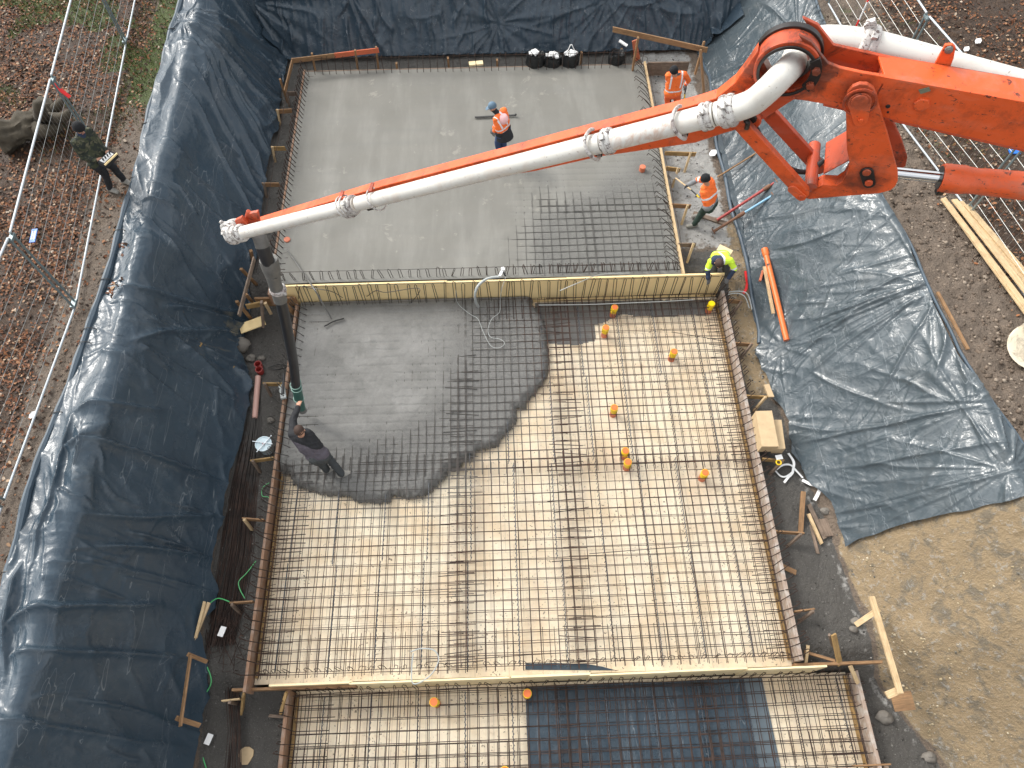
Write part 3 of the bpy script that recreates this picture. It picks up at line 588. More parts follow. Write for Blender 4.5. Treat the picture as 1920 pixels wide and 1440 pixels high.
# ================================================================ REINFORCEMENT
R1 = .0062
def bar(mb, p, q, r=R1, wob=.010, seg=None, n=5):
    p = V(p); q = V(q); L = (q-p).length; k = seg or max(2, int(L/.55)); pts = []
    for i in range(k+1):
        t = i/k; s = V((rng.uniform(-1, 1)*wob, rng.uniform(-1, 1)*wob, rng.uniform(-1, 1)*wob*.5)); pts.append(p.lerp(q, t)+s)
    mb.tube(pts, r, n, cap=False)
def mesh_layer(x0, x1, y0, y1, z, sx, sy, r, xs=(), ys=(), lap=.24, tilt=.010, off=(0, 0)):
    """welded sheets on one lattice; neighbouring sheets overlap and sit a little apart where they do"""
    mb = MB(); ex = [x0]+list(xs)+[x1]; ey = [y0]+list(ys)+[y1]
    for j in range(len(ey)-1):
        for i in range(len(ex)-1):
            xa = ex[i]-(lap if i else 0); xb = ex[i+1]+(lap if i < len(ex)-2 else 0); ya = ey[j]-(lap if j else 0); yb = ey[j+1]+(lap if j < len(ey)-2 else 0)
            sh = (.022*((i+j) % 2), .020*((i+2*j) % 3)); sk = rng.uniform(-tilt, tilt); sk2 = rng.uniform(-tilt, tilt)
            y = y0+.06+off[1]+sh[1]
            while y < yb:
                if y > ya: bar(mb, (xa+rng.uniform(-.02, .02), y, z+.004*i), (xb+rng.uniform(-.02, .02), y+sk+rng.uniform(-.008, .008), z+.004*i), r, .006)
                y += sy
            x = x0+.07+off[0]+sh[0]
            while x < xb:
                if x > xa: bar(mb, (x, ya+rng.uniform(-.02, .02), z+.014+.004*j), (x+sk2+rng.uniform(-.008, .008), yb+rng.uniform(-.02, .02), z+.014+.004*j), r, .006)
                x += sx
    return mb
def hook(mb, pts, r=R1): mb.tube(pts, r, 5)
def cage(name, loc, lab): return thing(name, loc, lab, 'rebar mesh', 'reinforcing mesh of the slab bays')
cm = cage('rebar_mesh', (0, 5.5, -.85), 'rusty reinforcing mesh filling the middle bay, half covered by wet concrete')
mesh_layer(MX0+.06, MX1-.06, MY0+.06, MY1-.06, -.610, .168, .190, .0066, (-.85, 1.35), (5.55,)).build('top_layer', M['rebar'], cm)
mesh_layer(MX0+.05, MX1-.08, MY0+.08, MY1-.1, -.74, .168, .190, .0055, (-.9, 1.3), (5.55,), .08, .008, (.02, .03)).build('bottom_layer', M['rebar_d'], cm)

for yy in np.arange(1.7, 9.0, .2):
    if rng.random() < .7: mb = MB(); xx = -.85+rng.uniform(-.1, .1); bar(mb, (xx-.35, yy+rng.uniform(-.05, .05), -.60), (xx+.35, yy+rng.uniform(-.05, .05), -.60), .0085, .003, 2); mb.build('lap_bar', M['rebar_d'], cm)
    if rng.random() < .55: mb = MB(); xx = 1.3+rng.uniform(-.1, .1); bar(mb, (xx-.35, yy+rng.uniform(-.05, .05), -.60), (xx+.35, yy+rng.uniform(-.05, .05), -.60), .0085, .003, 2); mb.build('lap_bar', M['rebar_d'], cm)
for (xx, yy, a, L) in ((3.0, 6.4, 1.5, 1.6), (1.6, 3.6, .05, 2.2), (3.6, 2.2, 1.62, 1.2), (-2.5, 3.0, .02, 1.8), (3.9, 8.6, -.25, 1.6), (-1.5, 1.75, .03, 2.5)): mb = MB(); bar(mb, (xx, yy, -.59), (xx+L*math.cos(a), yy+L*math.sin(a), -.59), .007); mb.build('loose_bar', M['rebar_d'], cm)
for i, xx in enumerate(np.arange(-4.15, 5.1, .86)):     # zigzag spacers
    mb = MB(); y = 1.6+rng.uniform(0, .1)
    while y < 9.3:
        L = 1.95; xo = xx+rng.uniform(-.06, .06); pts = []; k = 0; s = y
        while s < min(y+L, 9.5): pts.append((xo+(.016 if k % 2 else -.016), s, -.66+(.0 if k % 2 else -.10))); s += .045; k += 1
        mb.tube(pts, .0065, 4, cap=False); mb.tube([(xo, y, -.65), (xo+.01, min(y+L, 9.5), -.65)], .007, 5); y += L+.02
    mb.build('spacer_strip', M['strip'], cm)
def side_hooks(par, x, y0, y1, sgn, zt, zup, out, inn, lean=.0, sp=.2, name='hooked_bar', mat='rebar_d', r=.0085, yl=.0, start=.1):
    y = y0
    while y < y1:
        a = rng.uniform(-.02, .02); b = rng.uniform(-.05, .05); h = zup*rng.uniform(.8, 1.1); o_ = out*rng.uniform(.75, 1.2)
        m = MB(); m.tube([(x-sgn*inn*rng.uniform(.9, 1.05), y, zt), (x-sgn*start, y+a, zt), (x-sgn*(start-.03), y+a, zt+.03), (x+sgn*o_*.5, y+b+yl*.5, zt+h*.62), (x+sgn*o_, y+b+yl, zt+h), (x+sgn*(o_-.03), y+b+yl+.03, zt+h+.01), (x+sgn*(o_-.06), y+b+yl+.03, zt+h-.06)], r, 5)
        m.build(name, M[mat], par); y += sp*rng.uniform(.9, 1.1)
side_hooks(cm, MX0, 1.62, 9.6, -1, -.595, .46, .13, .72, yl=.06, start=.20, sp=.185, r=.0095)
side_hooks(cm, MX1, 1.62, 9.6, 1, -.595, .36, .15, .5, yl=.08, sp=.165, r=.009)
for (xx, s) in ((MX0+.10, 1), (MX1-.10, -1)):        # stirrup combs low along the sides
    mb = MB()
    for yy in np.arange(1.65, 9.6, .19): mb.tube([(xx+s*.22, yy, -.78), (xx, yy+.02, -.77), (xx-.02*s, yy+.03, -.62), (xx+s*.14, yy+.06, -.615)], .0058, 5)
    mb.tube([(xx+.01, 1.6, -.70), (xx-.01, 5, -.70), (xx+.01, 9.6, -.70)], .006, 5); mb.build('edge_stirrup', M['rebar_d'], cm)
# hairpins over the yellow board
def hairpins(par, y, x0, x1, zb, zt, sp=.2, name='hairpin_bar', gap=.05, dy=.05, r=.0082, tail=.5, ty=-1):
    x = x0
    while x < x1:
        g = gap*rng.uniform(.6, 1.5); a = rng.uniform(-.05, .05); h = zt+rng.uniform(-.04, .05); j = rng.uniform(-.02, .02)
        m = MB(); m.tube([(x+j, y+ty*tail, zb), (x+j, y+ty*.04, zb), (x+j, y, zb+.03), (x+a, y+dy, h-.02), (x+a+g*.3, y+dy+.02, h), (x+a+g, y+dy+.01, h-.03), (x+g+j*2, y+.01, zb+.02)], r, 5)
        m.build(name, M['rebar_d'], par); x += sp*rng.uniform(.85, 1.15)
hairpins(cm, 9.58, -4.5, 5.1, -.60, .07, .2)
cu = cage('rebar_mesh', (0, 13.3, -.3), 'mesh and starter bars of the large far slab, poking out around its edges')
hairpins(cu, 9.88, -5.0, 4.15, -.02, .26, .2, 'starter_bar', .04, .02, .0078, .3, 1)
mb = MB(); bar(mb, (-5.0, 9.92, .25), (4.1, 9.90, .25), .0062, .006); bar(mb, (-4.7, 9.66, .06), (5.0, 9.64, .05), .0062, .006); bar(mb, (-4.5, 9.56, -.50), (5.1, 9.55, -.48), .0062, .01); bar(mb, (1.3, 9.52, -.56), (5.1, 9.5, -.54), .0062, .01); mb.build('tie_bar', M['rebar_d'], cu)
side_hooks(cu, UX0, 9.9, 16.9, -1, -.01, .50, .0, .26, yl=-.03, start=.13, sp=.16, name='hooked_bar', r=.0105)
side_hooks(cu, UX1, 9.9, 16.9, 1, -.01, .36, -.30, .06, yl=.03, start=.03, sp=.17, name='hooked_bar', r=.0078)
x = UX0+.1
while x < UX1:
    a = rng.uniform(-.05, .05); m = MB(); m.tube([(x, UY1-.12, -.02), (x, UY1-.10, .04), (x+a*.6, UY1-.04, .28*rng.uniform(.9, 1.15)), (x+a, UY1+.0, .42), (x+a+.03, UY1+.04, .44)], .008, 5); m.build('end_bar', M['rebar_d'], cu); x += .2*rng.uniform(.8, 1.2)
mb = MB(); mb.tube([(UX0-.28, 9.9, .28), (UX0-.30, 13, .30), (UX0-.28, 16.9, .30)], .006, 5); bar(mb, (UX0, UY1-.01, .41), (UX1, UY1-.01, .40), .006, .02); bar(mb, (UX1+.05, 9.9, .22), (UX1+.06, 16.9, .24), .006, .02); mb.build('tie_bar', M['rebar_d'], cu)
mesh_layer(-.6, UX1-.03, UY0+.05, 13.9, -.032, .20, .20, .0066, (2.2,), (11.9,), .2, .02).build('top_layer', M['rebar_c'], cu)
cb = cage('rebar_mesh', (1, .3, -1.4), 'reinforcing mesh over the nearest bay, crossing the dark membrane')
mesh_layer(BX0+.06, BX1-.06, -2.9, 1.36, -1.13, .180, .205, .0074, (1.0, 3.6), (.2,), .25).build('top_layer', M['rebar_d'], cb)
mesh_layer(BX0+.08, BX1-.1, -2.9, 1.33, -1.28, .180, .205, .006, (1.0, 3.6), (), .1, .01, (.02, .03)).build('bottom_layer', M['rebar_d'], cb)
hairpins(cb, 1.36, BX0+.1, BX1-.05, -1.12, -.76, .2, 'hairpin_bar', .05, .02, .0066, .45, -1)
mb = MB()
for q in ((-3.9, 1.33, -1.06, 6.2, 1.34, -1.05), (-3.9, 1.30, -.88, 6.2, 1.33, -.90), (.3, 1.27, -1.1, 4.6, 1.28, -1.1)): bar(mb, q[:3], q[3:], .007, .012)
mb.build('tie_bar', M['rebar_d'], cb)
side_hooks(cb, BX0, -2.9, 1.3, -1, -1.115, .30, .12, .8, yl=.03, start=.16, sp=.2)
side_hooks(cb, BX1, -2.9, 1.3, 1, -1.115, .12, .12, .7, yl=.02, sp=.2)
for i, xx in enumerate(np.arange(-3.4, 6.2, .86)):
    mb = MB(); pts = [(xx+(.018 if k % 2 else -.018), -2.9+k*.045, -1.20+(.0 if k % 2 else -.08)) for k in range(94)]
    mb.tube(pts, .0065, 4, cap=False); mb.tube([(xx, -2.9, -1.18), (xx, 1.3, -1.18)], .007, 5); mb.build('spacer_strip', M['strip'], cb)
# tops of mid-bay starters at the near step (stirrup row behind the cream boards)
hairpins(cm, 1.66, MX0+.2, MX1-.1, -.72, -.50, .2, 'stirrup_bar', .08, .03, .006, .65, 1)
# rod pile on the left
def rods(pts, n, seed, w0, w1, zs, mat, lab, grp, r=.0065):
    rg = random.Random(seed)
    for i in range(n):
        k = (i+.5)/n*2-1; path = []; s0 = rg.uniform(0, .10); ph = rg.uniform(-.05, .05)
        for j, (c) in enumerate(pts):
            t = j/(len(pts)-1); wd = w0[j]; path.append((c[0]+k*wd*(1 if rg.random() < 1 else 1)+rg.uniform(-.012, .012)+ph*t, c[1]+(s0 if j in (0, len(pts)-1) else 0)*(1 if j else -2), zs+.012+.10*(1-k*k)*rg.random()+.006*(i % 3)))
        o = MB().tube(path, r, 5).build('rebar_rod', mat, None); tag(o, lab, 'rebar rod', grp)
ctr = [px(x_, y_, -.8) for x_, y_ in ((478, 770), (466, 850), (452, 930), (440, 1030), (425, 1120), (405, 1215))]
rods(ctr, 62, 3, [.13, .26, .30, .33, .33, .28], 0, -.86, M['rebar_d'], 'long thin rusty rod in the pile between the left sheet and the middle bay', 'loose rods piled left of the bays')
ctr = [px(x_, y_, -.9) for x_, y_ in ((432, 1150), (430, 1230), (428, 1290), (432, 1370), (428, 1450))]
rods(ctr, 22, 5, [.24, .20, .12, .10, .13], 0, -1.15, M['rebar_d'], 'thin dark rod in the narrow bunch near the bottom left corner', 'loose rods piled left of the bays')
rs_ = random.Random(9)
for k_ in range(14):
    c_ = px(rs_.uniform(398, 452), rs_.uniform(1150, 1240), -.82+.02*k_*.3); a_ = 1.75+rs_.gauss(0, .35); d_ = V((math.cos(a_), math.sin(a_), 0)); s_ = V((-d_.y, d_.x, 0)); l_, w_ = rs_.uniform(.22, .42), rs_.uniform(.10, .16)
    o = MB().tube([c_-d_*l_-s_*w_, c_+d_*l_-s_*w_, c_+d_*l_+s_*w_, c_-d_*l_+s_*w_*.9, c_-d_*l_-s_*w_*.6], .0065, 5).build('bent_rebar', M['rebar_d'], None); tag(o, 'bent rectangular dark rebar link in the heap at the lower end of the rod pile', 'rebar link', 'rebar links heaped on the rod pile')

# ================================================================ CONCRETE PUMP BOOM
HT = pd(440, 430, 9.6); HH = pd(1475, 135, 5.6)
BD = V((HH.x-HT.x, HH.y-HT.y, 0)).normalized(); BN = V((BD.y, -BD.x, 0))
if BN.dot(CAM-HH) < 0: BN = -BN
def bp(x, y, n=0.0):
    d = ray(x, y); o = HH+BN*n; t = (o-CAM).dot(BN)/d.dot(BN); return CAM+d*t
def bps(l, n): return [bp(x, y, n) for x, y in l]
def arc3(c, ux, uy, r, a0, a1, k): return [c+ux*(r*math.cos(a))+uy*(r*math.sin(a)) for a in [a0+(a1-a0)*i/k for i in range(k+1)]]
M['orange'] = m_paint('orange boom paint', (.70, .10, .02), wear=(.74, .28, .18), gf=.45, wt=.61, spots=[(bp(1474, 132, 0), .27, .40), (bp(1409, 222, 0), .10, .22), (bp(1612, 180, .08), .04, .17), (bp(1627, 335, .08), .08, .20), (bp(1504, 366, .1), .02, .12), (bp(1580, 330, .05), .02, .13), (bp(1552, 110, 0), .02, .2), (bp(1395, 225, .1), .02, .14), (bp(1762, 350, -.1), .02, .14)])
boom = thing('pump_boom', HH, 'huge orange concrete pump boom arm with white delivery pipes reaching in from the right', 'pump boom')
# --- outer (tip) arm box beam
def boxarm(topf, botf, n0, dep, mb, mat=0):
    for i in range(len(topf)-1):
        a, b = bp(*topf[i], n0), bp(*topf[i+1], n0); c, d = bp(*botf[i+1], n0), bp(*botf[i], n0); k = -BN*dep
        vs = [a, b, c, d, a+k, b+k, c+k, d+k]; fs = [(0, 1, 2, 3), (7, 6, 5, 4), (0, 4, 5, 1), (3, 2, 6, 7)]
        if i == 0: fs.append((0, 3, 7, 4))
        if i == len(topf)-2: fs.append((1, 5, 6, 2))
        mb.add(vs, fs, mat)
topf = [(462, 425), (497, 414), (594, 385), (713, 350), (940, 291), (1000, 275), (1120, 243), (1300, 197), (1342, 184), (1378, 155), (1404, 120), (1420, 96)]
botf = [(466, 441), (501, 432), (598, 408), (716, 380), (944, 330), (1004, 321), (1124, 294), (1304, 268), (1352, 252), (1392, 240), (1430, 222), (1470, 190)]
mb = MB(); boxarm(topf, botf, -.06, .125, mb); mb.build('tip_arm', M['orange'], boom, 30, .008)
mb = MB()    # pad welded along the upper edge near the tip, and worn plates
mb.prism(bps([(612, 386), (640, 379), (641, 385), (613, 392)], -.05), -BN*.13)
mb.build('top_pad', M['steel'], boom, 30)
# tip brackets
mb = MB(); mb.prism(bps([(462, 402), (482, 398), (488, 428), (470, 436), (458, 420)], -.02), -BN*.05); mb.prism(bps([(440, 414), (452, 408), (464, 420), (458, 434), (446, 428)], .06), -BN*.05)
mb.tube([bp(466, 396, -.05), bp(462, 412, -.05)], .03, 8); mb.build('tip_bracket', M['orange_worn'], boom, 30, .004)
# --- delivery pipe 1
PN = .17
def pline(x): return 441+(x-436)*(207-441)/(1370-436)
segs = [(438, 668, 0), (672, 1128, 0), (1135, 1268, 1), (1272, 1340, 0), (1343, 1376, 0)]
pr_ = .098
for i, (a, b, k) in enumerate(segs):
    MB().tube([bp(a, pline(a), PN), bp(b, pline(b), PN)], [float(np.interp(v_, [436, 720, 1000, 1330], [.083, .084, .090, .098])) for v_ in (a, b)], 28).build('delivery_pipe', M['pipe_rust' if k else 'white'], boom, 60)
def flange(c, ax, r, w, name, mat='chip', bolts=True, par=boom):
    ax = V(ax).normalized(); mb = MB()
    mb.lathe(c-ax*w*.5, ax, [(r*.86, -.01), (r, 0), (r*1.05, w*.15), (r*1.05, w*.4), (r*.95, w*.5), (r*1.05, w*.6), (r*1.05, w*.85), (r, w), (r*.86, w+.01)], 26)
    if bolts:
        a = V((0, 0, 1)) if abs(ax.z) < .9 else V((1, 0, 0)); u = ax.cross(a).normalized(); w_ = ax.cross(u)
        lv_ = []
        for an in (2.3, 5.3): lv_.append(MB().beam(c+(u*math.cos(an)+w_*math.sin(an))*r*1.02, c+(u*math.cos(an)+w_*math.sin(an))*r*1.35, w*.55, .04, ax))
    fo = mb.build(name, M[mat], par, 50, .002)
    for m_ in (lv_ if bolts else []): m_.build('clamp_lug', M[mat], fo, 0, .002)
    return fo
pax = (bp(1300, pline(1300), PN)-bp(700, pline(700), PN)).normalized()
for xx in (452, 660, 1140, 1325): flange(bp(xx, pline(xx), PN), pax, .112, .085, 'pipe_coupling')
for xx in (1112, 1275): # strap loops carrying the pipe
    c = bp(xx, pline(xx), PN); a = BN; u = pax.cross(BN).normalized()
    pts = [c+(a*math.cos(t)+u*math.sin(t))*.135+pax*.02*math.sin(2*t) for t in [(-2.4+4.8*i/22) for i in range(23)]]
    MB().tube(pts, .017, 8).build('pipe_strap', M['chip'], boom)
    u2 = u if u.z < 0 else -u
    MB().beam(c-a*.02+u2*.12, c-a*.24+u2*.13, .07, .08).build('strap_bracket', M['grease'], boom, 30, .004)
for xx in (650, 706):
    c = bp(xx, pline(xx), PN); a = BN; u = pax.cross(BN).normalized()
    for dx in (-.02, .035) if xx == 650 else (0, ):
        pts = [c+pax*dx+(a*math.cos(t)+u*math.sin(t))*.128+pax*.03*math.sin(t) for t in [(-2.5+5*i/22) for i in range(23)]]
        MB().tube(pts, .010, 8).build('pipe_strap', M['chip'], boom)
    MB().beam(c+u*.12*(-1 if u.z < 0 else 1)+pax*.0, c+u*.135*(-1 if u.z < 0 else 1)-a*.12, .04, .02).build('strap_bracket', M['orange_worn'], boom, 30, .004)
c = bp(690, pline(690)+13, PN+.02); MB().tube([c, c+pax*.09], .032, 10).build('valve_stub', M['grease'], boom)
# elbow near the hinge
e = [bp(1372, 206, PN), bp(1392, 200, PN+.01), bp(1414, 190, PN+.01), bp(1440, 168, PN), bp(1462, 146, PN-.06), bp(1478, 130, PN-.2), bp(1486, 122, PN-.34), bp(1490, 118, PN-.5)]
def smooth_path(P, k=4):
    out = []
    for i in range(len(P)-1):
        p0 = P[max(i-1, 0)]; p1 = P[i]; p2 = P[i+1]; p3 = P[min(i+2, len(P)-1)]
        for j in range(k):
            t = j/k; out.append(.5*((2*p1)+(-p0+p2)*t+(2*p0-5*p1+4*p2-p3)*t*t+(-p0+3*p1-3*p2+p3)*t**3))
    return out+[P[-1]]
MB().tube(smooth_path(e), .105, 28).build('pipe_elbow', M['white'], boom, 60)
flange(bp(1366, 208, PN), pax*.9+BN*.02, .128, .11, 'pipe_coupling')
MB().tube([bp(1348, 214, PN), bp(1366, 208, PN)], .104, 26).build('pipe_collar', M['whitep'], boom, 60)
# --- hinge ring: a drum through the arm heads
rc = bp(1475, 129, .0); ru = BD; rv = V((0, 0, 1))
def drum(n0, n1, r, ri, name, mat, k=44):
    mb = MB(); vs = []; fs = []
    for (n, rr) in ((n0, ri), (n0, r), (n1, r), (n1, ri)):
        for i in range(k):
            a = 2*math.pi*i/k; vs.append(rc+BN*n+ru*(rr*math.cos(a))+rv*(rr*math.sin(a)))
    for j in range(4):
        j2 = (j+1) % 4
        for i in range(k): i2 = (i+1) % k; fs.append((j*k+i, j*k+i2, j2*k+i2, j2*k+i))
    return mb.add(vs, fs).build(name, M[mat], boom, 40, .004)
RR = (bp(1538, 132, 0)-rc).length
drum(.03, .0, RR*1.00, RR*.84, 'hinge_ring', 'orange_worn'); drum(0, -.19, RR*.965, RR*.82, 'hinge_drum', 'orange_worn')
drum(-.15, -.21, RR*1.05, RR*.9, 'hinge_seal', 'grease'); drum(.045, .03, RR*.90, RR*.80, 'hinge_lip', 'grease'); drum(-.12, -.24, RR*.83, RR*.74, 'inner_sleeve', 'steel')
mb = MB(); _p = [rc+BN*.05+ru*(RR*1.04*math.cos(a))+rv*(RR*1.04*math.sin(a)) for a in [-.55+1.25*i/8 for i in range(9)]]+[rc+BN*.05+ru*(RR*.72*math.cos(a))+rv*(RR*.72*math.sin(a)) for a in [.70-1.25*i/8 for i in range(9)]]
ok_ = len(_p)//2
vs = _p+[q_-BN*.03 for q_ in _p]; L2 = len(_p); fs = []
for i in range(ok_-1):
    a_, b_, c_, d_ = i, i+1, L2-2-i, L2-1-i; fs += [(a_, b_, c_, d_), (a_+L2, d_+L2, c_+L2, b_+L2), (a_, a_+L2, b_+L2, b_), (d_, c_, c_+L2, d_+L2)]
fs += [(0, L2-1, 2*L2-1, L2), (ok_-1, ok_-1+L2, ok_+L2, ok_)]
ret = mb.add(vs, fs).build('retainer_plate', M['grease'], boom, 30, .003)
for a in (-.30, .30): MB().lathe(rc+BN*.05+ru*(RR*.88*math.cos(a))+rv*(RR*.88*math.sin(a)), BN, [(.032, 0), (.032, .03), (.02, .035)], 6).build('bolt', M['orange'], ret, 30)
# --- main arm: fork plates and box
fork = [(1497, 66), (1522, 80), (1540, 104), (1552, 119), (1575, 128), (1616, 137), (1652, 143), (1668, 147), (1930, 193), (1930, 283), (1690, 228), (1640, 216), (1592, 206), (1545, 195), (1505, 188), (1478, 186), (1450, 180), (1462, 168), (1490, 176), (1515, 165), (1532, 145), (1536, 118), (1524, 92), (1505, 78)]
mb = MB(); mb.prism(bps(fork, .0), -BN*.035); mb.build('side_plate', M['orange'], boom, 30, .004)
mb = MB(); fp = [p-BN*.24 for p in bps([(1500, 70), (1530, 84), (1560, 122), (1670, 147), (1930, 193), (1930, 283), (1690, 228), (1592, 206), (1505, 188), (1520, 160), (1535, 120)], 0)]; mb.prism(fp, -BN*.035); mb.build('side_plate', M['orange_worn'], boom, 30, .004)
def quad(l, mat, name, th=.02):
    mb = MB(); p = l; n = (p[1]-p[0]).cross(p[-1]-p[0]).normalized()*th; mb.prism(p, -n if n.z > 0 else n); mb.build(name, M[mat], boom, 30, .003)
k = -BN*.27
a, b, c = bp(1660, 145, 0), bp(1930, 193, 0), bp(1640, 141, 0)
quad([a, b, b+k, a+k*.97-BD*.06], 'orange', 'top_plate')
a, b = bp(1545, 195, 0), bp(1930, 283, 0); quad([a, b, b+k, a+k], 'orange_worn', 'bottom_plate')
p = bp(1640, 180, 0); quad([p+V((0, 0, .12)), p+V((0, 0, -.14)), p+V((0, 0, -.14))+k, p+V((0, 0, .12))+k], 'orange_worn', 'web_plate')
# cap, screws and plate on the side
def disc(x, y, n, r, h, name, mat, k=6): MB().lathe(bp(x, y, n), BN, [(r, 0), (r, h*.7), (r*.85, h)], k).build(name, M[mat], boom, 35, .003)
disc(1728, 195, 0, .062, .02, 'hex_cap', 'orange', 6); disc(1665, 199, 0, .018, .008, 'screw', 'grease', 10); disc(1665, 210, 0, .010, .006, 'screw', 'grease', 10)
MB().prism(bps([(1722, 168), (1742, 163), (1745, 170), (1726, 176)], .004), BN*.004).build('type_plate', simple('worn metal plate', (.16, .17, .12), .5, .5, 30), boom, 0)
# --- delivery pipe 2 on the far side
n2 = -.44
p2 = [bp(1490, 118, -.36), bp(1502, 92, -.44), bp(1530, 78, n2), bp(1565, 76, n2), bp(1612, 81, n2)]
MB().tube(smooth_path(p2), .115, 28).build('pipe_elbow', M['white'], boom, 60)
a2, b2 = bp(1628, 82, n2), bp(1935, 166, n2)
MB().tube([bp(1600, 79, n2), a2, b2], .112, 28).build('delivery_pipe', M['white'], boom, 60)
ax2 = (b2-a2).normalized(); flange(bp(1624, 80, n2), ax2, .135, .11, 'pipe_coupling')
MB().beam(bp(1636, 56, n2), bp(1632, 38, n2), .05, .07).beam(bp(1630, 60, n2), bp(1626, 44, n2), .04, .05).build('coupling_lever', M['chip'], boom, 30, .004)
br = bps([(1752, 122), (1768, 92), (1772, 85), (1786, 84), (1792, 90), (1788, 110), (1779, 134), (1760, 132)], n2+.16)
MB().prism(br, -BN*.03).build('pipe_bracket', M['orange'], boom, 30, .004); MB().lathe(bp(1779, 92, n2+.16), BN, [(.03, 0), (.03, .02), (.015, .03)], 8).build('bolt', M['steel'], boom, 30)
# --- knee plate (bell crank)
def Z4(l): return [(1400+x/3.43, y/3.43) for x, y in l]
NK = .09
knee = Z4([(635, 640), (648, 595), (680, 560), (725, 542), (775, 545), (815, 570), (838, 615), (850, 680), (905, 860), (945, 1010), (972, 1110), (972, 1165), (955, 1200), (925, 1225), (850, 1245), (640, 1262), (405, 1282), (375, 1275), (400, 1235), (480, 1195), (560, 1205), (610, 1180), (650, 1120), (660, 1050), (648, 960), (640, 800)])
MB().prism(bps(knee, NK), -BN*.04).build('knee_plate', M['orange'], boom, 30, .006)
kb = [p for p in bps([(1590, 205), (1600, 180), (1640, 175), (1662, 200), (1690, 262), (1701, 296), (1698, 312), (1680, 322), (1664, 318), (1640, 330), (1620, 325), (1640, 290)], NK-.42)]
MB().prism(kb, -BN*.04).build('knee_plate', M['orange_worn'], boom, 30, .006)
# flange strip turned round the inner curve
cv = Z4([(640, 830), (645, 960), (662, 1040), (655, 1110), (625, 1165), (580, 1195), (490, 1190), (415, 1225)])
for i in range(len(cv)-1):
    a, b = bp(*cv[i], NK), bp(*cv[i+1], NK); MB().prism([a, b, b-BN*.13, a-BN*.13], V((0, 0, -.015))+BD*.012).build('flange_strip', M['orange'], boom, 30)
a, b = bp(1600, 295, NK-.1), bp(1545, 325, NK-.1); MB().prism([a, b, b-BN*.4, a-BN*.4], V((0, 0, -.02))).build('cross_plate', M['orange_worn'], boom, 30, .004)
MB().tube([bp(1520, 352, NK), bp(1520, 352, NK)-BN*.55], .055, 14).build('pivot_tube', M['orange_worn'], boom, 40)
def pinplate(x, y, x2, y2, r, r2, n, name, mat='orange'):
    a = bp(x, y, n); b = bp(x2, y2, n); d = (b-a); d.normalize(); s = d.cross(BN); L = []
    for i in range(13): t = math.pi*i/12; L.append(a+s*(r*math.cos(t))-d*(r*math.sin(t)))
    for i in range(9): t = math.pi*i/8; L.append(b-s*(r2*math.cos(t))+d*(r2*math.sin(t)))
    MB().prism(L, BN*.02).build(name, M[mat], boom, 30, .004)
pinplate(1612, 190, 1614, 224, .085, .055, NK, 'pin_keeper'); disc(1612, 190, NK+.02, .062, .015, 'pin_head', 'orange', 24); disc(1614, 225, NK+.02, .022, .018, 'bolt', 'orange', 6)
pinplate(1625, 322, 1630, 342, .055, .05, NK, 'pin_keeper', 'grease'); disc(1625, 323, NK+.02, .035, .015, 'pin_head', 'orange', 20); disc(1629, 342, NK+.02, .034, .02, 'bolt', 'orange_worn', 8)
mbp = MB()
for i in range(22):
    t0 = 2*math.pi*i/22; t1 = 2*math.pi*(i+1)/22; c0 = bp(1612, 191, NK+.002)
    mbp.prism([c0+ru*(.125*math.cos(t0))+rv*(.125*math.sin(t0)), c0+ru*(.125*math.cos(t1))+rv*(.125*math.sin(t1)), c0+ru*(.108*math.cos(t1))+rv*(.108*math.sin(t1)), c0+ru*(.108*math.cos(t0))+rv*(.108*math.sin(t0))], BN*.012)
mbp.build('pin_boss', M['orange_worn'], boom, 30)
# --- link bars
def linkbar(p, q, n, w, name, mat, th=.045):
    a = bp(*p, n); b = bp(*q, n); d = (b-a).normalized(); s = d.cross(BN); L = []
    for i in range(9): t = math.pi*i/8; L.append(a+s*(w*math.cos(t))-d*(w*math.sin(t)))
    for i in range(9): t = math.pi*i/8; L.append(b-s*(w*math.cos(t))+d*(w*math.sin(t)))
    return MB().prism(L, -BN*th).build(name, M[mat], boom, 30, .005)
linkbar((1388, 236), (1504, 364), NK+.10, .058, 'link_bar', 'orange', .07); linkbar((1438, 212), (1535, 318), NK-.38, .062, 'link_bar', 'orange_worn', .06)
disc(1487, 354, NK+.10, .028, .02, 'bolt', 'orange', 16); disc(1502, 367, NK+.10, .030, .03, 'pin_head', 'orange_worn', 16); pinplate(1486, 353, 1503, 368, .04, .04, NK+.10, 'pin_keeper')
mb = MB(); boxarm([(1395, 178), (1440, 165), (1470, 160)], [(1402, 236), (1435, 222), (1492, 185)], .02, .20, mb); mb.build('arm_head', M['orange_worn'], boom, 30, .01)
disc(1409, 222, .03, .085, .05, 'pin_boss', 'orange_worn', 20); disc(1409, 222, .08, .045, .02, 'pin_head', 'grease', 16)
MB().tube(smooth_path([bp(1414, 232, -.1), bp(1428, 262, -.12), bp(1445, 290, -.1), bp(1480, 316, -.1), bp(1515, 322, -.14), bp(1545, 300, -.2)]), .024, 10).build('hydraulic_hose', M['rubber'], boom)
MB().tube(smooth_path([bp(1394, 222, .15), bp(1402, 230, .2), bp(1400, 240, .18)]), .022, 10).build('grab_hook', M['grease'], boom)
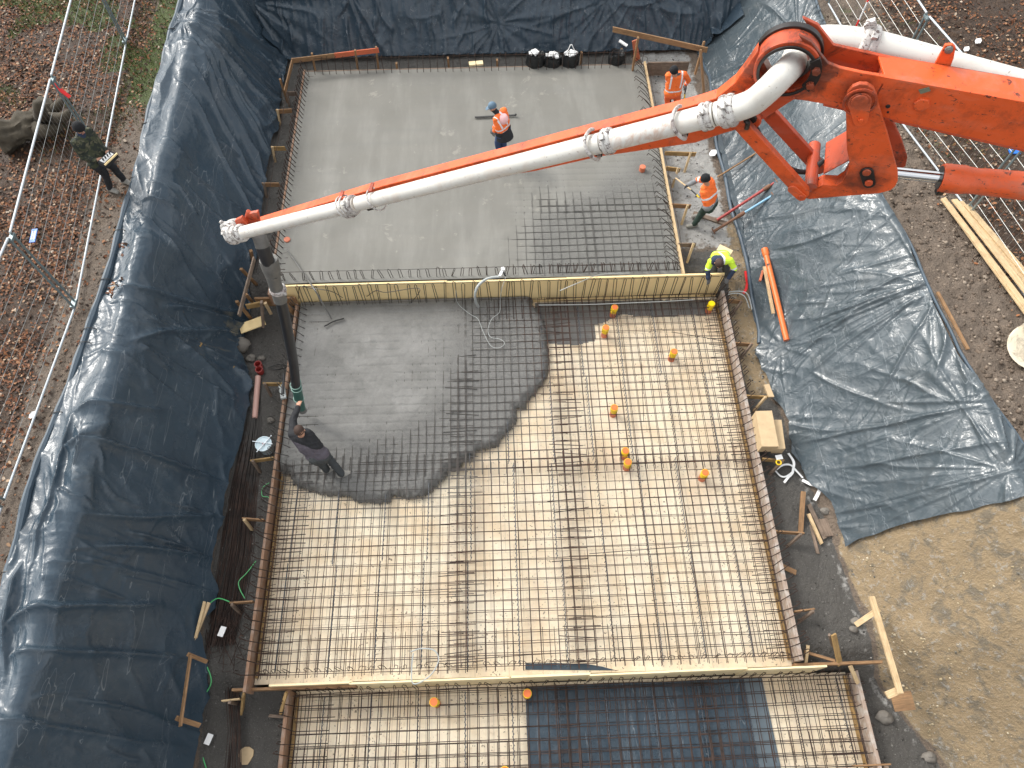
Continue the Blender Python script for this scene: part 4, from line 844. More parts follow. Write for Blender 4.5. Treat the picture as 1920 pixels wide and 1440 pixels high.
# --- ram
r0 = bp(1665, 322, -.12); r1 = bp(1768, 333, -.12)
MB().tube([r0, r1], .048, 24).build('ram_rod', M['chrome'], boom, 60)
rx = (r1-r0).normalized(); r2 = bp(1935, 350, -.12)
MB().lathe(bp(1762, 333, -.12), (r2-bp(1762, 333, -.12)), [(.07, 0), (.118, .004), (.122, .02), (.122, .18), (.112, .22), (.108, .30), (.112, .33), (.118, (r2-r1).length)], 30).build('ram_barrel', M['orange'], boom, 40)
MB().lathe(bp(1761, 333, -.12), (r2-r1), [(.06, 0), (.10, .002), (.10, .012)], 24).build('ram_gland', M['grease'], boom, 40)
MB().box(bp(1762, 358, -.05), .03, .03, .03).build('ram_lug', M['grease'], boom, 30, .006)
# --- end elbow and hose
hose = thing('end_hose', pd(500, 470, 9.9), 'black rubber end hose hanging from the boom tip to the man steering it', 'rubber hose')
tipp = [bp(445, 438, PN), bp(436, 438, PN-.02), bp(430, 432, PN-.14), bp(440, 424, PN-.34), bp(462, 424, PN-.5), pd(484, 440, 10.1), pd(492, 462, 10.2)]
MB().tube(smooth_path(tipp[:5]), .104, 24).build('end_elbow', M['chip'], boom, 60); MB().tube(smooth_path(tipp[3:]), .100, 24).build('end_elbow', M['steel'], boom, 60)
a = bp(437, 440, PN); flange(a, pax, .125, .08, 'pipe_coupling'); flange(bp(431, 430, PN-.12), BN, .12, .06, 'pipe_coupling')
hp_ = [pd(492, 462, 10.2), pd(500, 484, 10.35), pd(512, 520, 10.7), pd(521, 548, 11.0)]
MB().tube([pd(484, 436, 10.1), pd(492, 462, 10.2), pd(503, 492, 10.45)], [.100, .100, .100], 22).build('swivel_pipe', M['rubber'], hose, 60)
d = (hp_[2]-hp_[1]).normalized()
MB().tube([pd(503, 486, 10.45), pd(505, 492, 10.5), pd(508, 502, 10.55), pd(512, 516, 10.7)], [.132, .140, .135, .115], 24).build('funnel_collar', M['steel'], hose, 60)
MB().tube([pd(511, 514, 10.65), pd(515, 530, 10.8), pd(521, 548, 11.0)], [.112, .102, .102], 22).build('reducer_pipe', M['steel'], hose, 60)
flange(pd(521, 543, 10.95), (hp_[3]-hp_[2]), .122, .07, 'hose_clamp', 'chip', True, hose)
MB().tube([pd(521, 546, 11.0), pd(526, 564, 11.15)], .106, 22).build('hose_cuff', M['steel'], hose, 60)
MB().tube(smooth_path([pd(526, 562, 11.15), pd(534, 596, 11.6), pd(543, 640, 12.3), pd(550, 680, 13.2), pd(555, 722, 14.0)]), .088, 24).build('hose_tube', M['rubber'], hose, 60)
noz = MB().tube([pd(555, 716, 14.0), pd(558, 735, 14.3), pd(562, 755, 14.55), pd(566, 766, 14.75)], [.098, .095, .088, .075], 20).build('hose_nozzle', M['nozzle'], hose, 60)
MB().tube([pd(562, 758, 14.6), pd(568, 770, 14.85)], [.05, .09], 10).build('concrete_stream', M['conc_new'], hose, 60)
M['cord'] = simple('pale green cord', (.20, .32, .28), .6)
for (x_, y_, t) in ((554, 722, 13.95), (556, 728, 14.1), (560, 747, 14.45)):
    c = pd(x_, y_, t); dd = (pd(562, 755, 14.55)-pd(555, 722, 14.0)).normalized(); a_ = dd.cross(V((0, 0, 1))).normalized(); b_ = dd.cross(a_)
    MB().tube([c+(a_*math.cos(k)+b_*math.sin(k))*.102 for k in [i*math.pi/8 for i in range(17)]], .010, 5, cap=False).build('nozzle_cord', M['cord'], noz)
# ================================================================ PEOPLE
def person(spec):
    """joints given in the world; one continuous voxel-merged body, materials by nearest bone"""
    J = {k: V(v) for k, v in spec['j'].items()}; mats = []; prim = []
    def mi(m):
        if m not in mats: mats.append(m)
        return mats.index(m)
    c = spec['c']
    bk = spec.get('bulk', 1.08)
    def cap(a, b, ra, rb, m, sq=1.0):
        if ra > .05 and m not in ('skin', 'eye', 'lip') and rb > .04: ra *= bk; rb *= bk
        prim.append((V(a), V(b), ra, rb, mi(m)))
    hipc = (J['hipL']+J['hipR'])/2; shc = (J['shL']+J['shR'])/2
    side = (J['shR']-J['shL']).normalized(); up = (shc-hipc).normalized(); fwd = up.cross(side).normalized()*1.0
    if 'fwd' in spec and fwd.dot(V(spec['fwd'])) < 0: fwd = -fwd
    # torso as columns
    for s in (-1, -.33, .33, 1):
        a = hipc+side*.085*s+up*.02; b = shc+side*.115*s-up*.07
        cap(a, (a+b)/2-fwd*.01, .105 if abs(s) > .5 else .115, .112, c['jacket']); cap((a+b)/2-fwd*.01, b, .112, .10, c['jacket'])
    cap(J['shL']+side*.02, J['shR']-side*.02, .075, .075, c['jacket']); cap(hipc-side*.10, hipc+side*.10, .115, .115, c.get('hem', c['jacket'])); cap(hipc-side*.08-up*.07, hipc+side*.08-up*.07, .115, .115, c['trousers'])
    cap(shc-up*.02, J['head']-up*.06, .07, .055, c.get('neck', 'skin'))
    for S in 'LR':
        sh, el, wr = J['sh'+S], J['el'+S], J['wr'+S]
        cap(sh, el, .070, .058, c['sleeve']); cap(el, el.lerp(wr, .9), .056, .045, c.get('fore', c['sleeve']))
        hp, kn, an = J['hip'+S]-up*.02, J['kn'+S], J['an'+S]
        cap(hp, kn, .098, .072, c['trousers']); cap(kn, an, .070, .056, c['trousers'])
        ft = spec.get('feet', fwd); ft = V((ft[0], ft[1], 0)).normalized()
        cap(an-V((0, 0, .03)), an-V((0, 0, .05))-ft*.05, .055, .05, c['boots']); cap(an-V((0, 0, .04)), an-V((0, 0, .055))+ft*.15, .055, .042, c['boots'])
        # hand
        hd = V(spec.get('hd'+S, (wr-el))).normalized(); pn = V(spec.get('pn'+S, V((0, 0, -1)))); pn = (pn-hd*pn.dot(hd)).normalized(); ls = hd.cross(pn)
        hm = c.get('hands', 'skin'); cap(wr-hd*.02, wr+hd*.02, .030, .030, hm)
        for q in (-.028, -.01, .01, .028): cap(wr+hd*.03+ls*q*.7, wr+hd*.085+ls*q, .017, .0145, hm)
        curl = spec.get('curl', .9)
        for q, L in ((-.030, .062), (-.010, .074), (.011, .070), (.031, .054)):
            p0 = wr+hd*.09+ls*q; ang = curl*.35; d1 = hd*math.cos(ang)+pn*math.sin(ang); p1 = p0+d1*L*.45
            ang = curl*.95; d2 = hd*math.cos(ang)+pn*math.sin(ang); p2 = p1+d2*L*.33; ang = curl*1.5; d3 = hd*math.cos(ang)+pn*math.sin(ang); p3 = p2+d3*L*.26
            cap(p0, p1, .0105, .0100, hm); cap(p1, p2, .0100, .0092, hm); cap(p2, p3, .0092, .0082, hm)
        sgn = 1 if S == 'L' else -1; t0 = wr+hd*.03+ls*.03*sgn; t1 = t0+hd*.03+ls*.026*sgn+pn*.012; t2 = t1+hd*.028+pn*.014; cap(t0, t1, .014, .012, hm); cap(t1, t2, .012, .0095, hm)
    # head: face forward hf, up hu
    H = J['head']; hu = V(spec.get('hup', up)).normalized(); hf = V(spec.get('face', fwd)); hf = (hf-hu*hf.dot(hu)).normalized(); hs = hf.cross(hu)
    cap(H+hu*.03-hf*.015, H+hu*.03+hf*.012, .092, .088, 'skin'); cap(H-hu*.02+hf*.02, H-hu*.065+hf*.045, .072, .045, 'skin'); cap(H+hf*.095+hu*.01, H+hf*.108-hu*.018, .010, .014, 'skin')
    for q in (-1, 1): cap(H+hs*.088*q+hu*.005, H+hs*.092*q-hu*.025, .014, .010, 'skin'); cap(H+hs*.034*q+hf*.09+hu*.028, H+hs*.036*q+hf*.091+hu*.028, .011, .011, 'eye')
    cap(H+hs*.022+hf*.088-hu*.055, H-hs*.022+hf*.088-hu*.055, .010, .010, 'lip')
    # assemble union through a voxel remesh
    mb = MB()
    for (a, b, ra, rb, m) in prim:
        d = b-a; L = d.length
        if L < 1e-4: d = V((0, 0, 1)); L = 1e-4
        d = d.normalized(); prof2 = [(ra*math.sin(t), -ra*math.cos(t)) for t in [i*math.pi/2/5+.02 for i in range(5)]]+[(ra, 0), (rb, L)]+[(rb*math.cos(t), L+rb*math.sin(t)) for t in [(i+1)*math.pi/2/5-.02 for i in range(5)]]
        mb.lathe(a, d, prof2, 14)
    tmp = mb.build('tmp', M['white'], None, 0); rm = tmp.modifiers.new('r', 'REMESH'); rm.mode = 'VOXEL'; rm.voxel_size = .0085
    sm = tmp.modifiers.new('s', 'SMOOTH'); sm.factor = .5; sm.iterations = 2
    dg = bpy.context.evaluated_depsgraph_get(); me = bpy.data.meshes.new_from_object(tmp.evaluated_get(dg)); bpy.data.objects.remove(tmp)
    n = len(me.vertices); co = np.zeros(n*3); me.vertices.foreach_get('co', co); co = co.reshape(-1, 3)
    best = np.full(n, 9.0); bi = np.zeros(n, int); bt = np.zeros(n)
    for i, (a, b, ra, rb, m) in enumerate(prim):
        A = np.array(a); D = np.array(b-a); t = np.clip((co-A)@D/(D@D+1e-9), 0, 1); dd = np.linalg.norm(co-A-t[:, None]*D, axis=1)-(ra+(rb-ra)*t)
        u = dd < best; best[u] = dd[u]; bi[u] = i; bt[u] = t[u]
    vm = np.array([p[4] for p in prim])[bi]
    # cloth wrinkles
    no = np.zeros(n*3); me.vertex_normals.foreach_get('vector', no) if hasattr(me, 'vertex_normals') else me.vertices.foreach_get('normal', no); no = no.reshape(-1, 3)
    skinset = [mats.index(x) for x in mats if x in ('skin', 'eye', 'lip')]
    cl = ~np.isin(vm, skinset)
    wr_ = .011*(ridge(co[:, 0]*9+co[:, 2]*5, co[:, 1]*9+co[:, 2]*9, 3)**2-.3)*cl*(best < .02)
    handm = c.get('hands', 'skin')
    if handm in mats: wr_ = wr_*(vm != mats.index(handm))
    co += no*wr_[:, None]
    up_n = np.array(up); rel = (co-np.array(hipc))@up_n; H_len = (shc-hipc).length
    tors = (bi < 9)
    for (m, f) in spec.get('bands', []):      # reflective bands across the torso etc.
        w = f(co, rel/H_len, bi, bt, tors, np.array(side), np.array(fwd), (co-np.array(hipc))@np.array(side))
        vm[w] = mi(m)
    root = thing('person', (J['anL']+J['anR'])/2-V((0, 0, .09)), spec['label'], 'person', 'site workers around the pour')
    co -= np.array(root.location); me.vertices.foreach_set('co', co.reshape(-1))
    me.materials.clear()
    for m in mats: me.materials.append(PM[m])
    lv = np.zeros(len(me.loops), np.int32); me.loops.foreach_get('vertex_index', lv); ls_ = np.zeros(len(me.polygons), np.int32); me.polygons.foreach_get('loop_start', ls_)
    me.polygons.foreach_set('material_index', vm[lv[ls_]].astype(np.int32)); me.shade_smooth(); me.update()
    o = bpy.data.objects.new('body', me); COL.objects.link(o); o.parent = root
    return root, dict(H=H, hu=hu, hf=hf, hs=hs, up=up, fwd=fwd, side=side, hipc=hipc, shc=shc, J=J)
PM = {'skin': simple('skin', (.50, .27, .18), .5, .1, 20, bump=0), 'eye': simple('eye', (.05, .04, .04), .3), 'lip': simple('lip', (.36, .14, .11), .5), 'hivis': simple('orange high visibility cloth', (.95, .17, .03), .75, .12, 9), 'hivis_d': simple('orange work trousers', (.78, .12, .03), .8, .2, 9), 'refl': simple('reflective tape', (.72, .72, .74), .4, .06, 20), 'hivis_y': simple('yellow high visibility cloth', (.62, .88, .05), .7, .1, 9), 'navy': simple('navy cloth', (.022, .035, .07), .85, .3, 12), 'blackcl': simple('black cloth', (.016, .017, .02), .85, .3, 14), 'greend': simple('dark green trousers', (.020, .040, .030), .85, .3, 12), 'charcoal': simple('charcoal trousers', (.045, .05, .052), .85, .4, 12), 'purple': simple('grey purple vest panel', (.085, .075, .092), .8, .2, 9), 'jeans': simple('blue work trousers', (.03, .06, .14), .85, .5, 7), 'glove': simple('grey work glove', (.11, .11, .11), .8, .3, 14), 'bootg': simple('concrete caked boot', (.25, .24, .215), .8, .3, 14), 'pink': simple('pale pink hood', (.85, .50, .50), .8, .12, 9), 'hairb': simple('short brown hair', (.05, .028, .02), .8, .3, 40), 'capblue': simple('blue grey cap', (.10, .165, .23), .7, .2, 14), 'wool': simple('black wool hat', (.010, .011, .013), .95, .3, 60, bump=.5), 'greycl': simple('grey under sleeve', (.20, .21, .22), .85, .15, 12)}
def m_camo():
    k = N('camouflage cloth'); p = k.co(); f = k.noise(p, 9, 3, .5, .8); g = k.noise(p, 13, 3, .5, 1.0)
    c = k.mix(k.ramp(f, [(.48, 0.0), (.50, 1.0)]), (.045, .052, .028), (.018, .024, .018)); c = k.mix(k.ramp(g, [(.57, 0.0), (.59, 1.0)]), c, (.10, .095, .06)); return k.out(c, .85)
PM['camo'] = m_camo()
def hat(root, q, kind, mat):
    H, hu, hf, hs = q['H'], q['hu'], q['hf'], q['hs']; o = V(root.location); mb = MB()
    c = H+hu*.035-hf*.005; n = 20; vs = []; fs = []; rows = 9
    for i in range(rows):
        t = (i/(rows-1))*(math.pi*.56 if kind != 'hair' else math.pi*.60); r = .107 if kind == 'wool' else .101
        for k in range(n):
            a = 2*math.pi*k/n; back = max(0, -math.cos(a)); tt = t*(1+(.55 if kind == 'hair' else .18)*back)
            vs.append(c+hu*(r*1.06*math.cos(tt))+hf*(r*math.sin(tt)*math.cos(a)*1.03)+hs*(r*.95*math.sin(tt)*math.sin(a)))
    for i in range(rows-1):
        for k in range(n): k2 = (k+1) % n; fs.append((i*n+k, i*n+k2, (i+1)*n+k2, (i+1)*n+k))
    mb.add(vs, fs)
    if kind == 'wool': mb.tube([vs[(rows-1)*n+k]+hu*.012 for k in list(range(n))+[0]], .014, 8)
    if kind == 'cap':
        L = [c+hf*(.085+.0)*math.cos(a)+hs*.085*math.sin(a)+hu*.005 for a in [-1.1+2.2*i/8 for i in range(9)]]+[c+hf*(.10+.085*math.cos(a*.9))+hs*.075*math.sin(a)-hu*.012 for a in [1.1-2.2*i/8 for i in range(9)]]; mb.prism(L, hu*.006)
    mb.build({'wool': 'knitted_hat', 'cap': 'peaked_cap', 'hair': 'hair'}[kind], PM[mat], root, 60)
def cyl_band(lo, hi): return lambda co, rel, bi, bt, tors, sd, fw, sx: tors & (rel > lo) & (rel < hi)
def arm_band(lo, hi, which): return lambda co, rel, bi, bt, tors, sd, fw, sx: np.isin(bi, which) & (bt > lo) & (bt < hi)
def braces(a, b): return lambda co, rel, bi, bt, tors, sd, fw, sx: (bi < 10) & (rel > .35) & (np.abs(sx) > a) & (np.abs(sx) < b)
# primitive order: 0-7 torso columns, 8 shoulders, 9 hem, 10 pelvis, 11 neck, then per side: 12 upper arm, 13 forearm, 14 thigh ...
SIDEN = 6+1+4+12+2; UA = [12, 12+SIDEN]; FA = [13, 13+SIDEN]
P = lambda x, y, z: px(x, y, z)
# 1 operator with the remote control
g = 2.03
j = dict(anL=P(206, 352, g+.09), anR=P(231, 336, g+.09), knL=P(196, 325, g+.50), knR=P(212, 313, g+.51), hipL=P(178, 305, g+.93), hipR=P(190, 293, g+.93), shL=P(140, 268, g+1.42), shR=P(167, 246, g+1.42), head=P(148, 241, g+1.60), elL=P(155, 294, g+1.13), elR=P(187, 270, g+1.14), wrL=P(181, 300, g+1.06), wrR=P(199, 283, g+1.06))
r1p, q = person(dict(j=j, label='person in camouflage jacket standing at the left fence working a remote control box', c=dict(jacket='camo', sleeve='camo', trousers='blackcl', boots='bootg', neck='navy', hem='camo'), fwd=(1, -.3, 0), feet=(.9, -.45), face=(.8, -.5, -.5), hup=(.25, -.1, 1), bands=[], pnL=(0, 0, -1), pnR=(0, 0, -1), hdL=(.8, .3, 0), hdR=(.7, -.5, 0)))
hat(r1p, q, 'wool', 'wool')
MB().tube([q['H']-q['hu']*.12-q['hs']*.07, q['H']-q['hu']*.13+q['hf']*.07, q['H']-q['hu']*.12+q['hs']*.07], .045, 10).build('scarf', PM['navy'], r1p)
rb = thing('remote_control', P(203, 298, g+1.05), 'boxy remote control with white panel and black sticks held by the person in camouflage', 'remote control')
fw = V((.78, -.42, 0)).normalized(); sdv = V((fw.y, -fw.x, 0)); c = P(203, 299, g+1.05)
MB().beam(c-sdv*.17, c+sdv*.17, .20, .09).build('case', PM['blackcl'], rb, 0, .01)
pan = MB().beam(c-sdv*.13+V((0, 0, .048))-fw*.01, c+sdv*.13+V((0, 0, .048))-fw*.01, .12, .008).build('panel', M['whitep'], rb, 0)
MB().beam(c-sdv*.17+V((0, 0, .05))+fw*.10, c+sdv*.17+V((0, 0, .05))+fw*.10, .02, .03).build('guard_rail', M['board_y'], rb, 0)
for s in (-.09, -.03, .03, .09): MB().tube([c+sdv*s+V((0, 0, .05)), c+sdv*s+V((0, 0, .10))+fw*.01], [.012, .018], 8).build('joystick', PM['blackcl'], pan)
# 2 worker with float on the slab
g = 0.0
j = dict(anL=P(936, 286, g+.09), anR=P(946, 282, g+.09), knL=P(933, 268, g+.48), knR=P(944, 264, g+.5), hipL=P(937, 246, g+.90), hipR=P(950, 241, g+.90), shL=P(930, 224, g+1.27), shR=P(945, 207, g+1.33), head=P(924, 201, g+1.47), elL=P(930, 236, g+1.05), elR=P(936, 224, g+1.08), wrL=P(927, 246, g+.92), wrR=P(926, 240, g+.95))
r2p, q = person(dict(j=j, label='stooping person in orange jacket with pink hood and blue cap on the large slab', c=dict(jacket='hivis', sleeve='hivis', trousers='jeans', boots='bootg', neck='blackcl', hem='blackcl', hands='glove'), fwd=(-1, -.1, 0), feet=(-.9, -.1), face=(-1, .1, -.5), hup=(-.5, .1, 1), bands=[('refl', cyl_band(.22, .32)), ('refl', cyl_band(.02, .09)), ('blackcl', cyl_band(-2, .02)), ('refl', braces(.07, .11)), ('refl', arm_band(.6, .82, UA))]))
hat(r2p, q, 'cap', 'capblue')
s_ = q['shc']; MB().lathe(s_-q['up']*.02-q['fwd']*.10, (q['up']-q['fwd']*.5), [(.12, -.13), (.135, -.08), (.13, -.03), (.10, .02), (.055, .05), (.02, .055)], 16).build('hood', PM['pink'], r2p, 60)
mb = MB(); hc = q['hipc']; up_ = q['up']
mb.lathe(hc-up_*.22, up_, [(.215, 0), (.20, .12), (.17, .25)], 18); mb.build('coat_tail', PM['blackcl'], r2p, 60)
fl = thing('bull_float', P(928, 218, .03), 'thin float bar lying on the large slab before the person in the blue cap', 'bull float')
a, b = P(890, 220, .04), P(967, 216, .04); MB().beam(a, b, .045, .02).build('blade', M['blackc'], fl, 0); MB().tube([a.lerp(b, .5), P(927, 242, .95)], .014, 8).build('handle', M['steel'], fl)
MB().beam(b, b+V((0, 0, .06)), .05, .03).build('end_clip', M['steel'], fl, 0)
# 3 orange worker with hand at the face
g = -.33
j = dict(anL=P(1251, 223, g+.09), anR=P(1273, 219, g+.09), knL=P(1252, 196, g+.50), knR=P(1270, 194, g+.50), hipL=P(1254, 173, g+.93), hipR=P(1269, 172, g+.93), shL=P(1253, 141, g+1.42), shR=P(1283, 139, g+1.42), head=P(1263, 133, g+1.60), elL=P(1252, 152, g+1.22), elR=P(1291, 151, g+1.14), wrL=P(1265, 141, g+1.44), wrR=P(1286, 158, g+1.0))
r3p, q = person(dict(j=j, label='person in full orange work suit raising a hand to the face', c=dict(jacket='hivis', sleeve='hivis', trousers='hivis_d', boots='blackcl', hands='glove', hem='hivis'), fwd=(0, -1, 0), feet=(0, -1), face=(-.1, -1, -.6), hup=(0, -.35, 1), pnL=(0, 1, 0), hdL=(.9, -.2, .3), hdR=(-.1, -.6, -.6), bands=[('refl', cyl_band(.14, .22)), ('refl', cyl_band(-.06, .03)), ('refl', braces(.115, .155)), ('refl', arm_band(.45, .62, FA)), ('refl', arm_band(.7, .85, UA[:1])), ('blackcl', lambda co, rel, bi, bt, tors, sd, fw, sx: (rel < -.35) & (np.abs(sx) < .035))]))
hat(r3p, q, 'wool', 'wool')
sh = thing('shovel', P(1290, 190, 0), 'yellow and black handled shovel held upright by the person in the full orange suit', 'shovel')
MB().tube([P(1287, 156, g+1.05), P(1284, 176, g+.72)], .018, 8).build('grip', M['blackc'], sh); MB().tube([P(1284, 176, g+.72), P(1281, 212, g+.12)], .017, 8).build('handle', M['ydust'], sh); MB().beam(P(1281, 210, g+.14), P(1279, 221, g), .20, .01, BN).build('blade', M['steel'], sh, 0, .003)
# 4 shovel worker
g = -.33
j = dict(anL=P(1302, 420, g+.09), anR=P(1312, 402, g+.09), knL=P(1317, 399, g+.47), knR=P(1323, 388, g+.5), hipL=P(1326, 385, g+.88), hipR=P(1338, 376, g+.90), shL=P(1320, 354, g+1.28), shR=P(1331, 338, g+1.36), head=P(1323, 336, g+1.52), elL=P(1322, 366, g+1.05), elR=P(1309, 337, g+1.26), wrL=P(1312, 366, g+.92), wrR=P(1291, 347, g+1.05))
r4p, q = person(dict(j=j, label='person in orange jacket and dark green trousers shoveling beside the slab edge', c=dict(jacket='hivis', sleeve='hivis', fore='greycl', trousers='greend', boots='bootg', hands='blackcl', hem='greycl'), fwd=(-1, 0, 0), feet=(-1, -.1), face=(-1, .1, -.6), hup=(-.45, 0, 1), bands=[('refl', cyl_band(.40, .50)), ('refl', arm_band(.85, 1.0, UA)), ('refl', cyl_band(-.02, .05))]))
hat(r4p, q, 'wool', 'wool')
sh = thing('shovel', P(1290, 350, .5), 'pale handled shovel with black grip reaching from the green-trousered person to the slab edge', 'shovel')
MB().tube([P(1310, 369, g+.92), P(1296, 356, g+.82)], .018, 8).build('grip', M['blackc'], sh); MB().tube([P(1296, 356, g+.82), P(1267, 334, g+.45)], .016, 8).build('handle', M['wood_light'], sh); MB().beam(P(1268, 335, g+.46), P(1259, 325, g+.34), .19, .012).build('blade', M['steel'], sh, 0, .003); MB().tube([P(1312, 370, g+.93), P(1307, 366, g+.9)], .024, 8).build('end_knob', M['ydust'], sh)
# 5 bending worker in yellow
g = -.62
j = dict(anL=P(1337, 512, g+.09), anR=P(1360, 512, g+.09), knL=P(1337, 512, g+.42), knR=P(1362, 511, g+.42), hipL=P(1343, 480, g+.78), hipR=P(1359, 480, g+.78), shL=P(1333, 490, g+1.12), shR=P(1369, 488, g+1.12), head=P(1348, 493, g+1.27), elL=P(1327, 504, g+.95), elR=P(1377, 504, g+.95), wrL=P(1328, 523, g+.75), wrR=P(1366, 522, g+.75))
r5p, q = person(dict(j=j, label='crouching person in fluorescent yellow and navy jacket beside the yellow edge board', c=dict(jacket='hivis_y', sleeve='hivis_y', fore='navy', trousers='charcoal', boots='blackcl', neck='navy', hem='hivis_y', hands='glove'), fwd=(0, -1, .2), feet=(0, -1), face=(0, -1, -.9), hup=(0, -.9, .8), bands=[('navy', lambda co, rel, bi, bt, tors, sd, fw, sx: (bi < 10) & (rel > .82) & (np.abs(sx) > .13)), ('refl', braces(.085, .13)), ('refl', arm_band(.84, 1.0, UA)), ('refl', cyl_band(.15, .26))]))
hat(r5p, q, 'hair', 'hairb')
# 6 man steering the hose
g = -.66
j = dict(anL=P(612, 880, g+.09), anR=P(640, 888, g+.09), knL=P(601, 866, g+.48), knR=P(609, 850, g+.50), hipL=P(588, 858, g+.88), hipR=P(602, 846, g+.90), shL=P(549, 815, g+1.30), shR=P(577, 812, g+1.36), head=P(562, 809, g+1.55), elL=P(550, 786, g+1.30), elR=P(596, 835, g+1.08), wrL=P(559, 763, g+1.18), wrR=P(609, 846, g+.92))
r6p, q = person(dict(bulk=1.25, j=j, label='bareheaded person in black and purple-grey jacket steering the hose in wet concrete', c=dict(jacket='blackcl', sleeve='blackcl', trousers='charcoal', boots='bootg', hem='purple'), fwd=(-.3, 1, 0), feet=(.9, .2), face=(-.2, 1, -.8), hup=(-.25, .5, 1), hdL=(.2, .9, .1), bands=[('purple', lambda co, rel, bi, bt, tors, sd, fw, sx: tors & (rel < .50-1.6*sx) & (rel > -.15))]))
hat(r6p, q, 'hair', 'hairb')
# ================================================================ FENCES
def fence_panel(p, q, zb, lab, grp, label_extra=None):
    p = V((p[0], p[1], zb)); q = V((q[0], q[1], zb)); H = 1.98
    t = thing('wire_fence', (p+q)/2, lab, 'fence', grp); d = (q-p).normalized(); up = V((0, 0, 1)); a = p+d*.06; b = q-d*.06
    MB().tube([a, a+up*H], .021, 8).build('post', M['galv_d'], t); MB().tube([b, b+up*H], .021, 8).build('post', M['galv_d'], t)
    MB().tube([a, b], .020, 8).build('rail', M['galv'], t); MB().tube([a+up*H, b+up*H], .020, 8).build('rail', M['galv'], t)
    mb = MB(); L = (b-a).length; n = int(L/.11)
    for i in range(1, n): x = a+d*(L*i/n); mb.tube([x+V((0, 0, .01)), x+up*(H-.01)], .0018, 3, cap=False)
    for k in range(1, 8): mb.tube([a+up*(H*k/8), b+up*(H*k/8)], .0042, 4, cap=False)
    mb.build('wire_mesh', M['wire'], t); return t
FL = [(-8.95, 19.0), (-8.62, 15.4), (-8.24, 11.65), (-7.86, 7.85), (-8.03, 4.02), (-8.1, .3)]
names = ['farthest panel of the left wire fence, in the grass', 'second farthest panel of the left wire fence, crossing the top left', 'panel of the left wire fence behind the camouflaged person', 'panel of the left wire fence with the blue sign below it', 'nearest panel of the left wire fence, cut by the photo edge']
for i in range(5): fence_panel(FL[i+1], FL[i], 2.08, names[i], 'mobile fence panels on the left')
FR = [(8.05, 19.9), (8.33, 16.4), (8.72, 12.95), (9.52, 9.6), (10.1, 6.1)]
names = ['farthest panel of the right wire fence', 'right wire fence panel rising above the white pipe', 'right wire fence panel passing behind the boom', 'nearest right wire fence panel, beside the long planks']
for i in range(4): fence_panel(FR[i+1], FR[i], 2.08, names[i], 'mobile fence panels on the right')
for (x, y) in FL[:5]+FR[:4]:
    pass
for (x, y), l in ((FL[1], 'grey clamp joining fence posts at the top left'), (FL[2], 'grey clamp joining fence posts above the camouflaged person'), (FL[3], 'grey clamp joining fence posts at the left photo edge'), (FR[2], 'grey clamp joining right fence posts above the white pipe'), (FR[3], 'grey clamp joining right fence posts by the long planks')):
    MBc = MB().beam((x, y-.09, 4.0), (x, y+.09, 4.0), .07, .05).beam((x, y-.09, 2.14), (x, y+.09, 2.14), .09, .05); tag(MBc.build('scaffold_clamp', M['galv_d'], None, 0, .004), l, 'fence clamp', 'clamps between fence panels')
p = px(100, 158, 3.85); tag(MB().beam(p, p+V((.22, -.10, -.22)), .07, .02).build('barrier_tape', M['redtape'], None, 0), 'short red and white tape end tied to the left fence post above the camouflaged person', 'tape')
p = px(1628, 0, 3.3); t = thing('survey_pole', (p.x, p.y, 2.0), 'red and white banded pole standing at the right fence at the top of the photo', 'pole')
for k in range(6): MB().tube([(p.x, p.y, 2.0+k*.42), (p.x, p.y, 2.0+(k+1)*.42)], .018, 8).build('band', M['redtape' if k % 2 else 'whitep'], t)
# blue fence sign lying behind the left fence
c = px(63, 442, 2.12); u = (px(66, 428, 2.12)-c).normalized(); s = thing('blue_sign', c, 'small blue sign plate with white lettering on the leaves behind the left fence', 'sign')
MB().beam(c-u*.17, c+u*.17, .11, .02).build('plate', M['bluesign'], s, 0, .003)
sv = V((u.y, -u.x, 0))
for q_ in (-.018, .022):
    mb = MB(); x_ = -.10
    while x_ < .10:
        w_ = rng.uniform(.010, .028); mb.beam(c+u*x_+sv*q_+V((0, 0, .0115)), c+u*(x_+w_)+sv*q_+V((0, 0, .0115)), .026, .002); x_ += w_+.003
    mb.build('lettering', M['whitep'], s, 0)
c = pg(1900, 282, .04); tag(MB().beam(c-V((.10, .03, 0)), c+V((.12, -.05, 0)), .12, .02).build('blue_sign', M['bluesign'], None, 0), 'small blue plate on the ground at the right photo edge above the ram', 'sign')
